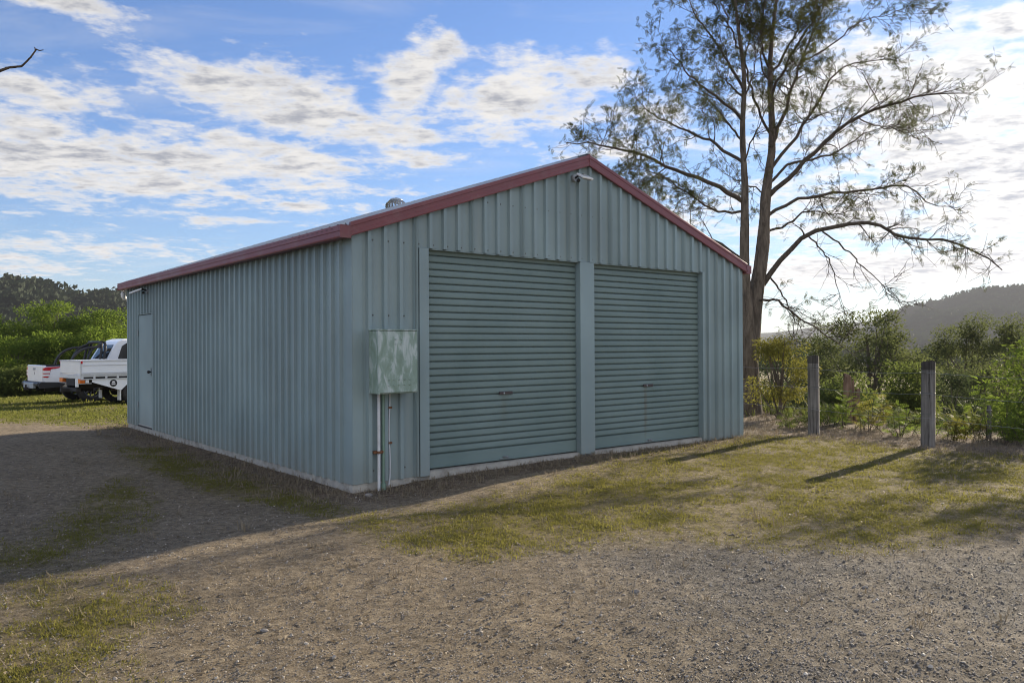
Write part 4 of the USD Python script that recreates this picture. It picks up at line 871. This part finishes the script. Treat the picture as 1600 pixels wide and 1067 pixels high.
for z, lb in ((1.10, 'topmost of the three thin fence wires strung between the posts'), (.79, 'middle one of the three thin fence wires strung between the posts'), (.44, 'lowest of the three thin fence wires strung between the posts')):
    A_, B_ = V(P1[0], P1[1], a1[2] + z) - FN * .09, V(P2[0], P2[1], a2[2] + z - .02) - FN * .095; C_ = V(far_post[0], far_post[1], float(gz(far_post[0], far_post[1])) + z)
    pts = [A_ + (A_ - B_) * 1.2 + FN * .5 + V(0, 0, -.05)] + [A_ * (1 - q) + B_ * q + V(0, 0, -.03 * 4 * q * (1 - q)) for q in np.linspace(0, 1, 8)] + [B_ * (1 - q) + C_ * q + V(0, 0, -.08 * 4 * q * (1 - q)) for q in np.linspace(.1, 1, 9)]
    tag(obj('fence_wire', tube(pts, .0022, 5), 'galv_dark'), lb, 'wire')
# branch of a tree left of the picture
bt = thing('bare_tree', 'dark bare twig reaching into the sky at the upper left', 'tree')
bx, by = -6.6, 6.3; bz = float(gz(bx, by))
rb = np.random.default_rng(8)
tw = np.array([at(-220, 150, 6.1), at(-90, 125, 6.0), at(-30, 116, 5.95), at(0, 111, 5.92), at(14, 106, 5.92), at(33, 104, 5.9), at(36, 102, 5.9), at(48, 90, 5.88), at(55, 80, 5.88), at(58, 77, 5.88)])
obj('trunk', tube(smooth_path([V(bx, by, bz - .2), V(bx + .1, by, bz + 1.5), V(bx - .1, by, bz + 3), V(bx + .1, by + .1, bz + 5)], 12), np.linspace(.14, .04, 12), 10), 'bark_grey', bt, smooth=60)
tws = [tube(np.vstack([[V(bx, by, bz + 2.6)], tw]), np.r_[.03, .022, .014, .012, .011, .0095, .0085, .007, .0062, .0055, .005], 8)]
tws.append(tube([at(55, 80, 5.88), at(55, 77, 5.88), at(54, 74, 5.88)], [.005, .005, .003], 5)); tws.append(tube([at(57, 78, 5.88), at(62, 79.5, 5.88), at(68, 78.5, 5.88)], [.005, .004, .003], 5)); tws.append(tube([at(8, 109, 5.92), at(9, 106, 5.92), at(12, 105, 5.92)], [.006, .006, .003], 5))
for _ in range(9):
    d = V(rb.uniform(-1.2, .1), rb.normal(), rb.uniform(.3, 1)); tws.append(tube(wander(V(bx, by, bz + rb.uniform(2.5, 4.8)), d, rb.uniform(.8, 1.8), 8, rb, .3), np.linspace(.03, .005, 9), 5, False))
obj('branches', cat(tws), 'bark_twig', bt, smooth=60)

# ------------------------------------------------------------------ parked cars
HEAD = math.radians(44)
def wheel(parent, x, y, z, r, w, rimmat, spokes=9, name='wheel'):
    wp_ = sub(name, parent, (x, y, z)); s = 1 if y > 0 else -1
    obj('tyre', lathe([(r * .62, -w / 2), (r * .90, -w / 2), (r * .985, -w * .36), (r, -w * .2), (r, w * .2), (r * .985, w * .36), (r * .90, w / 2), (r * .62, w / 2)], 32), 'tyre', wp_, smooth=35)
    rim = [lathe([(r * .56, -w * .40), (r * .64, -w * .47), (r * .64, w * .47), (r * .56, w * .40)], 28), lathe([(.0001, s * w * .28), (r * .17, s * w * .28), (r * .17, s * w * .36), (.0001, s * w * .38)], 16)]
    for k in range(spokes):
        a = k * 2 * math.pi / spokes; m = rbox(r * .12, r * .60, min(s * w * .30, s * w * .42), max(s * w * .30, s * w * .42), -r * .045, r * .045, .006); m.apply_transform(trimesh.transformations.rotation_matrix(a, [0, 1, 0])); rim.append(m)
    obj('rim', cat(rim), rimmat, wp_, smooth=35)
    obj('brake_disc', lathe([(.001, s * w * .02), (r * .42, s * w * .02), (r * .42, s * w * .08), (.001, s * w * .08)], 20), 'underbody', wp_)
def frontprof(hw0, hw1, z0, zm, z1, top):
    return [(-hw0, z0), (-hw1, zm), (-hw1, z1), (-top, z1 + .03), (top, z1 + .03), (hw1, z1), (hw1, zm), (hw0, z0)]
def inter(side, fr, y=1.2, x0=-1, x1=7):
    return man(prism(side, -y, y)) ^ man(prism(fr, x0, x1, 'x'))
def mm(m): q = m.to_mesh(); return trimesh.Trimesh(np.array(q.vert_properties[:, :3]), np.array(q.tri_verts), process=False)
def cyl_y(x, z, r, y0, y1): return man(lathe([(1e-4, y0), (r, y0), (r, y1), (1e-4, y1)], 36))  .translate([x, 0, z])
def cabin(parent, side, wins, rearwin, z0, z1, b0, b1):
    fr = [(-b0, z0), (-b1, z1 - .06), (-b1 + .09, z1), (b1 - .09, z1), (b1, z1 - .06), (b0, z0)]
    fg = [(-b0 - .007, z0), (-b1 - .007, z1 - .06), (b1 + .007, z1 - .06), (b0 + .007, z0)]
    obj('cabin', mm(inter(side, fr)), 'car_white', parent, smooth=30)
    for wnd in wins:
        for s in (-1, 1):
            g = inter(wnd, fg) ^ man(box(-1, 7, .3 if s > 0 else -1.3, 1.3 if s > 0 else -.3, 0, 3)); obj('side_window', mm(g), 'car_glass', parent)
    obj('rear_window', rearwin, 'car_glass', parent)
def pickup(loc, rz):
    t = thing('pickup', 'white double-cab pickup with black roll bar, parked just beyond the tray truck', 'pickup', loc, rz); UsdGeom.Xformable(t).AddScaleOp().Set(Gf.Vec3f(1.08, 1.06, 1.10))
    side = [(.03, .56), (-.02, .80), (.01, 1.06), (.06, 1.08), (1.6, 1.11), (3.95, 1.10), (4.9, 1.0), (5.2, .88), (5.25, .60), (5.15, .34), (.75, .40), (.40, .46)]
    body = inter(side, frontprof(.80, .91, .36, .62, 1.00, .80), x0=-1, x1=7) - man(box(.09, 1.50, -.72, .72, .60, 2))
    for wx in (1.22, 4.22): body = body - cyl_y(wx, .40, .455, -1.2, 1.2)
    obj('body', mm(body), 'car_white', t, smooth=28)
    obj('bed_liner', cat([rbox(.09, 1.5, -.72, .72, .60, .63), box(.09, 1.5, -.725, -.715, .62, 1.06), box(.09, 1.5, .715, .725, .62, 1.06)]), 'black_plastic', t)
    obj('tailgate', rbox(-.045, .07, -.78, .78, .60, 1.065, .018), 'car_white', t); obj('tailgate_handle', rbox(-.058, -.044, -.12, .12, .93, .99, .006), 'grey_plastic', t)
    emb = [rbox(-.052, -.0445, -.006 + 0, .006, .80, .88, .002)]; obj('emblem', cat(emb), 'lock_steel', t)
    obj('bumper', cat([rbox(-.18, .02, -.86, .86, .50, .60, .03), prism([(-.10, .44), (-.16, .52), (-.10, .62), (.30, .60), (.52, .56), (.42, .47)], -.925, -.80), prism([(-.10, .44), (-.16, .52), (-.10, .62), (.30, .60), (.52, .56), (.42, .47)], .80, .925)]), 'black_plastic', t, smooth=30)
    obj('bumper_step', rbox(-.21, -.12, -.50, .50, .43, .585, .012), 'galvanised', t)
    obj('tow_hitch', cat([rbox(-.30, .1, -.04, .04, .38, .46, .006), tube([(-.26, 0, .45), (-.26, 0, .53)], .025)]), 'underbody', t)
    for s in (-1, 1):
        lens = [(-.03, .74), (-.03, .99), (.05, 1.02), (.40, 1.025), (.34, .985), (.15, .955), (.11, .76), (.07, .73)]
        obj('tail_light', prism(lens, min(s * .80, s * .918), max(s * .80, s * .918)), 'lamp_red', t); 
        for z in (.765, .855): obj('reverse_lens', rbox(-.036, .115 + (z - .74) * .15, min(s * .79, s * .922), max(s * .79, s * .922), z, z + .062, .004), 'lamp_white', t)
        obj('flare', lathe([(.455, -.02), (.50, -.02), (.49, .02), (.455, .02)], 36).apply_translation([1.22, s * .905, .40]).slice_plane([0, 0, .36], [0, 0, 1]), 'car_white', t, smooth=30)
    cabin(t, [(1.50, 1.05), (1.62, 1.14), (1.88, 1.62), (1.98, 1.72), (2.2, 1.80), (3.0, 1.79), (3.35, 1.70), (4.05, 1.08)], [[(1.92, 1.22), (2.06, 1.58), (2.20, 1.67), (2.22, 1.67), (2.18, 1.18)], [(2.22, 1.18), (2.26, 1.68), (2.72, 1.69), (2.72, 1.16)], [(2.80, 1.16), (2.80, 1.69), (3.14, 1.66), (3.72, 1.18)]],
          mm(inter([(1.68, 1.22), (1.655, 1.22), (1.87, 1.62), (1.90, 1.62)], [(-.66, 1.2), (-.58, 1.7), (.58, 1.7), (.66, 1.2)])), 1.05, 1.80, .86, .70)
    rbm = []
    for dx in (0, .10): rbm.append(tube(smooth_path([(1.42 + dx, -.76, 1.05), (1.50 + dx, -.74, 1.45), (1.53 + dx, -.64, 1.66), (1.53 + dx, 0, 1.70), (1.53 + dx, .64, 1.66), (1.50 + dx, .74, 1.45), (1.42 + dx, .76, 1.05)], 26), .036, 10))
    rbm.append(rbox(1.50, 1.68, -.58, .58, 1.70, 1.735, .01))
    for s in (-1, 1): rbm.append(tube(smooth_path([(1.55, s * .70, 1.56), (1.15, s * .74, 1.53), (.86, s * .76, 1.40), (.66, s * .77, 1.06)], 14), .036, 10)); rbm.append(tube(smooth_path([(1.55, s * .66, 1.64), (1.28, s * .72, 1.50), (1.10, s * .76, 1.06)], 10), .03, 8))
    obj('roll_bar', cat(rbm), 'black_plastic', t, smooth=50)
    obj('chassis', cat([rbox(.1, 5.0, -.50, -.38, .34, .46), rbox(.1, 5.0, .38, .50, .34, .46), rbox(1.14, 1.30, -.70, .70, .36, .46), rbox(.3, 4.9, -.6, .6, .42, .50)]), 'underbody', t)
    for wx in (1.22, 4.22):
        for s in (-1, 1): wheel(t, wx, s * .79, .395, .395, .26, 'dark_alloy', 10)
    for s in (-1, 1): obj('headlight', prism([(5.0, .76), (5.22, .78), (5.18, .90), (4.8, .97)], min(s * .62, s * .90), max(s * .62, s * .90)), 'lamp_white', t); obj('mirror', rbox(3.3, 3.42, min(s * .92, s * 1.08), max(s * .92, s * 1.08), 1.14, 1.34, .03), 'car_white', t)
    obj('windscreen', prism([(3.40, 1.66), (3.41, 1.69), (4.02, 1.12), (3.98, 1.12)], -.64, .64), 'car_glass', t)
    obj('front_grille', rbox(5.22, 5.27, -.5, .5, .50, .80, .01), 'black_plastic', t)
def tray_truck(loc, rz):
    t = thing('tray_truck', 'white flatbed tray truck with aluminium drop sides parked nearest the shed', 'truck', loc, rz)
    fl, tp = .90, 1.31
    obj('tray_floor', rbox(0, 2.30, -.89, .89, fl - .05, fl, .006), 'tray_alloy', t)
    for s in (-1, 1):
        y0, y1 = (s * .90, s * .868); d = sub('drop_side', t)
        obj('panel', prism([(min(y0, y1), fl + .04), (max(y0, y1), fl + .04), (max(y0, y1), tp), (min(y0, y1), tp)], .03, 2.28, 'x'), 'car_white', d)
        for z, w_ in ((tp - .03, .035), (fl + .27, .012), (fl + .05, .02)): obj('rail', rbox(.03, 2.28, min(y0, y0 + s * .012), max(y0, y0 + s * .012), z, z + w_, .003), 'tray_alloy', d)
        rr = sub('coaming_rail', t)
        obj('upper_rail', rbox(0, 2.30, min(s * .88, s * .905), max(s * .88, s * .905), fl + .002, fl + .035, .003), 'tray_alloy', rr); obj('lower_rail', rbox(0, 2.30, min(s * .88, s * .905), max(s * .88, s * .905), fl - .125, fl - .10, .003), 'tray_alloy', rr)
        for x in np.arange(.02, 2.3, .31): obj('rope_block', rbox(x, x + .055, min(s * .88, s * .90), max(s * .88, s * .90), fl - .10, fl + .002, .002), 'tray_alloy', rr)
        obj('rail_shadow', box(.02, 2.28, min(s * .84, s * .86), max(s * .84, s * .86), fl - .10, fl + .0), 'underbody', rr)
        obj('side_guard', prism([(.30, fl - .10), (.30, fl - .20), (1.02, .46), (1.08, .46), (1.28, .66), (1.28, fl - .10)], min(s * .86, s * .885), max(s * .86, s * .885)), 'car_white', t)
        obj('mud_flap', rbox(1.05, 1.07, min(s * .62, s * .88), max(s * .62, s * .88), .16, .48, .004), 'white_plastic', t)
        obj('tail_lamp', cat([rbox(-.02, .12, min(s * .60, s * .885), max(s * .60, s * .885), fl - .22, fl - .10, .006)]), 'lamp_orange', t); obj('lamp_bracket', rbox(.0, .30, min(s * .56, s * .87), max(s * .56, s * .87), fl - .24, fl - .222, .003), 'tray_alloy', t)
        obj('lamp_lens', rbox(.13, .22, min(s * .70, s * .887), max(s * .70, s * .887), fl - .215, fl - .11, .004), 'lamp_white', t)
        obj('latch', rbox(.0, .05, min(s * .895, s * .92), max(s * .895, s * .92), tp - .09, tp - .02, .006), 'lamp_red', t)
    # round badge: white cap shape on black
    bd_ = trimesh.creation.cylinder(.10, .004, sections=28); bd_.apply_transform(trimesh.transformations.rotation_matrix(math.pi / 2, [1, 0, 0])); bd_.apply_translation([.86, -.889, fl - .24]); bdp = obj('badge', bd_, 'black_plastic', t)
    sh_ = [prism([(.815, fl - .235), (.82, fl - .20), (.845, fl - .185), (.875, fl - .185), (.90, fl - .20), (.905, fl - .235)], -.8935, -.8915), prism([(.80, fl - .26), (.92, fl - .26), (.90, fl - .285), (.82, fl - .285)], -.8935, -.8915)]; obj('badge_emblem', cat(sh_), 'lamp_white', bdp)
    tg_ = sub('tail_board', t); obj('panel', rbox(-.0, .03, -.865, .865, fl + .04, tp, .006), 'car_white', tg_); obj('rail', rbox(-.012, .0, -.89, .89, tp - .03, tp + .005, .003), 'tray_alloy', tg_); obj('corner_post', rbox(-.01, .035, -.905, -.87, fl, tp, .004), 'tray_alloy', tg_)
    obj('rear_beam', rbox(-.005, .06, -.88, .88, fl - .10, fl - .0, .005), 'tray_alloy', t)
    obj('number_plate_holder', cat([rbox(-.01, .01, -.50, .30, fl - .30, fl - .11, .004)]), 'underbody', t); obj('lamp_box', rbox(-.03, .01, -.74, -.52, fl - .33, fl - .10, .01), 'white_plastic', t)
    obj('tow_hitch', cat([rbox(-.25, .6, -.05, .05, .42, .52), tube([(-.22, 0, .5), (-.22, 0, .6)], .028), rbox(-.02, .1, -.6, .6, .44, .54)]), 'underbody', t)
    obj('chassis', cat([rbox(.05, 5.0, -.46, -.36, .52, .66), rbox(.05, 5.0, .36, .46, .52, .66), rbox(.5, 2.2, -.7, .7, .70, .82)]), 'underbody', t); obj('axle', cat([tube([(1.5, -.7, .38), (1.5, .7, .38)], .05), trimesh.creation.icosphere(2, .17).apply_translation([1.5, 0, .38]), rbox(.95, 2.1, -.50, -.42, .42, .47), rbox(.95, 2.1, .42, .50, .42, .47)]), 'rusty_axle', t)
    hb = [tube([(2.30, -.80, fl), (2.30, -.80, 1.82), (2.30, .80, 1.82), (2.30, .80, fl)], .025)] + [tube([(2.30, y, fl), (2.30, y, 1.82)], .012) for y in np.linspace(-.6, .6, 7)]
    obj('headboard', cat(hb), 'tray_alloy', t)
    side = [(2.42, .52), (2.42, 1.10), (3.95, 1.10), (4.9, 1.0), (5.2, .88), (5.25, .6), (5.15, .36), (2.5, .40)]
    body = inter(side, frontprof(.80, .91, .36, .62, 1.00, .80)) - cyl_y(4.35, .40, .455, -1.2, 1.2); obj('body', mm(body), 'car_white', t, smooth=28)
    cabin(t, [(2.42, 1.05), (2.50, 1.72), (2.62, 1.80), (3.2, 1.79), (3.45, 1.70), (4.1, 1.08)], [[(2.62, 1.16), (2.66, 1.68), (3.2, 1.66), (3.75, 1.18)]], mm(inter([(2.43, 1.22), (2.45, 1.22), (2.50, 1.66), (2.475, 1.66)], [(-.66, 1.2), (-.58, 1.7), (.58, 1.7), (.66, 1.2)])), 1.05, 1.80, .86, .70)
    obj('windscreen', prism([(3.48, 1.66), (3.49, 1.69), (4.07, 1.12), (4.03, 1.12)], -.64, .64), 'car_glass', t)
    for wx in (1.5, 4.35):
        for s in (-1, 1): wheel(t, wx, s * .77, .385, .385, .24, 'bright_alloy' if wx < 2 else 'dark_alloy', 6)
def corner_loc(px, py, Y, loc_xy, rz):
    P = at(px, py, Y); x, y = P[0], P[1]; c_, s_ = math.cos(rz), math.sin(rz); ox, oy = x - (c_ * loc_xy[0] - s_ * loc_xy[1]), y - (s_ * loc_xy[0] + c_ * loc_xy[1])
    return ox, oy
ox, oy = corner_loc(69, 590, 23.6, (-.02, -.98), HEAD); pickup((ox, oy, float(gz(ox + .8, oy + .8)) - .01), HEAD)
ox, oy = corner_loc(126, 590, 21.9, (0, -.9), HEAD + .03); tray_truck((ox, oy, float(gz(ox + 1.0, oy + 1.0)) - .01), HEAD + .03)

# ------------------------------------------------------------------ ground cover
def scatter(n, r0, r1, rng, half=40):
    th = np.radians(rng.uniform(-half, half, n)); r = np.exp(rng.uniform(math.log(r0), math.log(r1), n)); return r * np.sin(th), r * np.cos(th), r
def outside_shed(x, y, pad=.02):
    a, b = local(x, y); return ~((a > -pad) & (a < WID + pad) & (b > -pad) & (b < LEN + pad))
def stone_mesh(rng, sub_=0, flat=.6):
    m = trimesh.creation.icosphere(sub_, 1.0); v = m.vertices * rng.uniform(.65, 1.25, (len(m.vertices), 1)) * [1, rng.uniform(.6, .95), flat]; return np.array(v), np.array(m.faces)
rg = np.random.default_rng(77)
x, y, r = scatter(260000, 2.7, 14, rg); g_, gvv, li_ = zones(x, y)
keep = outside_shed(x, y) & (rg.random(len(x)) < (.45 + .55 * gvv) * (1 - .75 * g_) * (1 - .5 * li_)) & (beyond(x, y) < 3)
x, y, r = x[keep], y[keep], r[keep]; n = len(x); sz = np.exp(rg.normal(math.log(.0029), .45, n)).clip(.0015, .012) * (1 + .03 * r)
instancer('gravel', [('pebble', stone_mesh(rg, 0, f_), 'pebble') for f_ in (.5, .65, .8, .4)], rg.integers(0, 4, n), np.stack([x, y, gz(x, y) + sz * .18], 1), zquat(rg.uniform(0, 6.28, n), .35, rg), sz, 'loose grey and brown gravel scattered over the yard')
def tuft(rng, nb, h, w, spread):
    vs, fs, k = [], [], 0
    for _ in range(nb):
        a = rng.uniform(0, 6.28); o = V(math.cos(a), math.sin(a), 0) * rng.uniform(0, spread); d = V(math.cos(a), math.sin(a), 0) * rng.uniform(.2, 1.1) + V(*rng.normal(0, .25, 2), 0); hh = h * rng.uniform(.5, 1.2); s = V(-d[1], d[0], 0); s /= np.linalg.norm(s) + 1e-9; s *= w
        m = o + d * hh * .35 + V(0, 0, hh * .62); tip = o + d * hh * .95 + V(0, 0, hh * rng.uniform(.55, 1.0))
        vs += [o - s, o + s, m + s * .8, m - s * .8, tip]; fs += [[k, k + 1, k + 2], [k, k + 2, k + 3], [k + 3, k + 2, k + 4]]; k += 5
    return np.array(vs), np.array(fs)
def lay_grass(name, label, cand, r0, r1, h, mt, zonefun, seed, scale_r, nb=11, w=.0028, spread=.045):
    rr = np.random.default_rng(seed); x, y, r = scatter(cand, r0, r1, rr); z = zonefun(x, y, r); k = outside_shed(x, y) & (rr.random(cand) < z); x, y, r = x[k], y[k], r[k]; n = len(x)
    sc = rr.uniform(.55, 1.25, n) * (1 + scale_r * np.maximum(r - 6, 0)); sc *= np.where(rr.random(n) < .03, 1.7, 1.0)
    print(name, n)
    instancer(name, [('tuft', tuft(rr, nb, h, w, spread), mt) for _ in range(5)], rr.integers(0, 5, n), np.stack([x, y, gz(x, y) - .004], 1), zquat(rr.uniform(0, 6.28, n), .12, rr), sc, label)
lay_grass('grass', 'short worn green grass in patches over the yard', 240000, 2.8, 15, .021, 'grass_blade', lambda x, y, r: np.clip(zones(x, y)[0] - .08, 0, 1) * (.22 + .62 * sstep(.38, .58, fbm2(x, y, 2.6, 4, 61))) * (beyond(x, y) < 2.2), 5, .05, 10, .0022, .05)
lay_grass('lawn_grass', 'short yellowing grass on the rough lawn around the parked cars', 60000, 13, 40, .022, 'grass_dry', lambda x, y, r: zones(x, y)[0] * (x < 0) * (y > 13), 6, .06, 12, .004, .09)
lay_grass('undergrowth', 'tangled low green undergrowth on the slope beyond the fence', 40000, 10, 45, .20, 'grass_dull', lambda x, y, r: sstep(2.0, 4.5, beyond(x, y)) * (x > 1) * .8, 7, .03, 12, .007, .10)
lay_grass('dry_grass', 'dry straw-coloured grass along the fence line and shed footing', 60000, 4.5, 22, .060, 'straw', lambda x, y, r: np.maximum(zones(x, y)[2] * .55, .012 * (r < 14)) * (beyond(x, y) < 5), 8, .03, 8, .0022, .05)
# loose straw, twigs and leaf litter lying flat
def straw_mesh(rng):
    L_ = rng.uniform(.03, .075); p = wander(V(0, 0, .004), V(1, 0, rng.uniform(0, .18)), L_, 3, rng, .3); w = .0013; d = np.array([[0, w, 0]] * 4); v = np.vstack([p - d, p + d]); i = np.arange(3); return v, np.vstack([np.stack([i, i + 1, 5 + i], 1), np.stack([i, 5 + i, 4 + i], 1)])
def dead_leaf(rng):
    L_ = rng.uniform(.018, .04); w = L_ * .3; return np.array([[0, 0, 0], [L_ * .5, w, .006], [L_, 0, .002], [L_ * .5, -w, .004]]), np.array([[0, 1, 2], [0, 2, 3]])
x, y, r = scatter(70000, 2.8, 18, rg); z3 = zones(x, y); keep = outside_shed(x, y) & (beyond(x, y) < 4) & (rg.random(len(x)) < np.maximum.reduce([z3[2] * .9, z3[0] * .30, np.full(len(x), .13)])); x, y, r = x[keep], y[keep], r[keep]; n = len(x)
instancer('litter', [('straw_piece', straw_mesh(rg), 'straw') for _ in range(5)] + [('dead_leaf', dead_leaf(rg), 'straw') for _ in range(3)], rg.integers(0, 8, n), np.stack([x, y, gz(x, y) + .004], 1), zquat(rg.uniform(0, 6.28, n), .12, rg), rg.uniform(.6, 1.5, n) * (1 + .045 * np.maximum(r - 5, 0)), 'loose straw, twigs and dead leaves lying on the ground')
for px, py, s_, lb in [(413, 984, .022, 'dark grey stone alone on brown soil in the left foreground'), (752, 938, .022, 'dark stone on the bare soil below the wide roller door'), (993, 925, .026, 'purplish flat stone at the edge of the grey gravel, centre right'),
                       (1352, 916, .022, 'pale pointed stone among the grey gravel on the right'), (576, 774, .045, 'pale stone at the shed corner below the meter box conduits')]:
    G_ = gp(px, py); m_ = stone_mesh(np.random.default_rng(int(px)), 2, .5); t_ = trimesh.Trimesh(*m_); t_ = trimesh.smoothing.filter_laplacian(t_, iterations=1)
    o_ = obj('stone', (np.array(t_.vertices) * s_ + V(G_[0], G_[1], float(gz(G_[0], G_[1])) + s_ * .15), np.array(t_.faces)), 'stone', smooth=40); tag(o_, lb, 'stone')

# ------------------------------------------------------------------ forest on the hills and in the valley
def far_crown(rng, n=70):
    g = rng.normal(size=(n, 3)); g /= np.linalg.norm(g, axis=1, keepdims=True); g *= (rng.uniform(.35, 1, n) ** .5)[:, None]; g *= V(.52, .52, .42); g[:, 2] += .62; g[:, :2] += .18 * np.sign(rng.normal(size=(n, 2))) * rng.random((n, 1))
    v, f = leaf_quads(g, rng.normal(size=(n, 3)) + (g - V(0, 0, .6)) * 1.5, .26, .85, rng, .5); tr = tube([(0, 0, -.2), (.02, 0, .6)], [.03, .015], 4, False); return join([(v, f), (np.array(tr.vertices), np.array(tr.faces))])
rf = np.random.default_rng(99); protos = [('tree', far_crown(rf), 'forest_leaf') for _ in range(6)]
def forest(name, label, grid, n, h0, h1, seed, rows=(0, 46), dens=None):
    q = np.random.default_rng(seed); k, m_, _ = grid.shape; a = q.uniform(0, k - 1.001, n); b = q.uniform(rows[0], min(rows[1], m_ - 1.001), n); i, j = a.astype(int), b.astype(int); fa, fb = (a - i)[:, None], (b - j)[:, None]
    P = (grid[i, j] * (1 - fa) + grid[i + 1, j] * fa) * (1 - fb) + (grid[i, j + 1] * (1 - fa) + grid[i + 1, j + 1] * fa) * fb; hh = q.uniform(h0, h1, n) * (.6 + .8 * fbm2(P[:, 0], P[:, 1], .012, 2, seed))
    keep = P[:, 2] > -12
    P, hh = P[keep], hh[keep]; n = len(P); instancer(name, protos, q.integers(0, 6, n), P, zquat(q.uniform(0, 6.28, n)), np.stack([hh * q.uniform(.8, 1.2, n), hh * q.uniform(.8, 1.2, n), hh], 1), label)
forest('forest', 'dark gum forest covering the hill at the left', hill_l, 7500, 6, 11, 1, (4, 30))
forest('forest', 'hazy forest covering the hill at the right', hill_r, 9000, 10, 18, 2, (3, 30))
# scattered valley trees
qv = np.random.default_rng(17); n = 1500; thv = np.radians(qv.uniform(8, 48, n)); rv = np.exp(qv.uniform(math.log(260), math.log(1100), n)); xv, yv = rv * np.sin(thv), rv * np.cos(thv); kp = fbm2(xv, yv, .012, 3, 31) > .47; xv, yv, n = xv[kp], yv[kp], int(kp.sum()); hv = qv.uniform(4, 9, n)
instancer('forest', protos, qv.integers(0, 6, n), np.stack([xv, yv, gz(xv, yv) - .3], 1), zquat(qv.uniform(0, 6.28, n)), hv, 'scattered trees on the valley floor below the hazy hill')

# ------------------------------------------------------------------ air
mat('haze', {'v': ('principled_volume', {'color': (.86, .90, 1.0), 'density': 1.15e-4, 'anisotropy': .2})}, [], surface=None, volume='v.volume')
hz_ = obj('haze', box(-5000, 5000, -5000, 5200, -70, 260), 'haze'); tag(hz_, 'thin pale haze over the valley', None, kind='stuff')
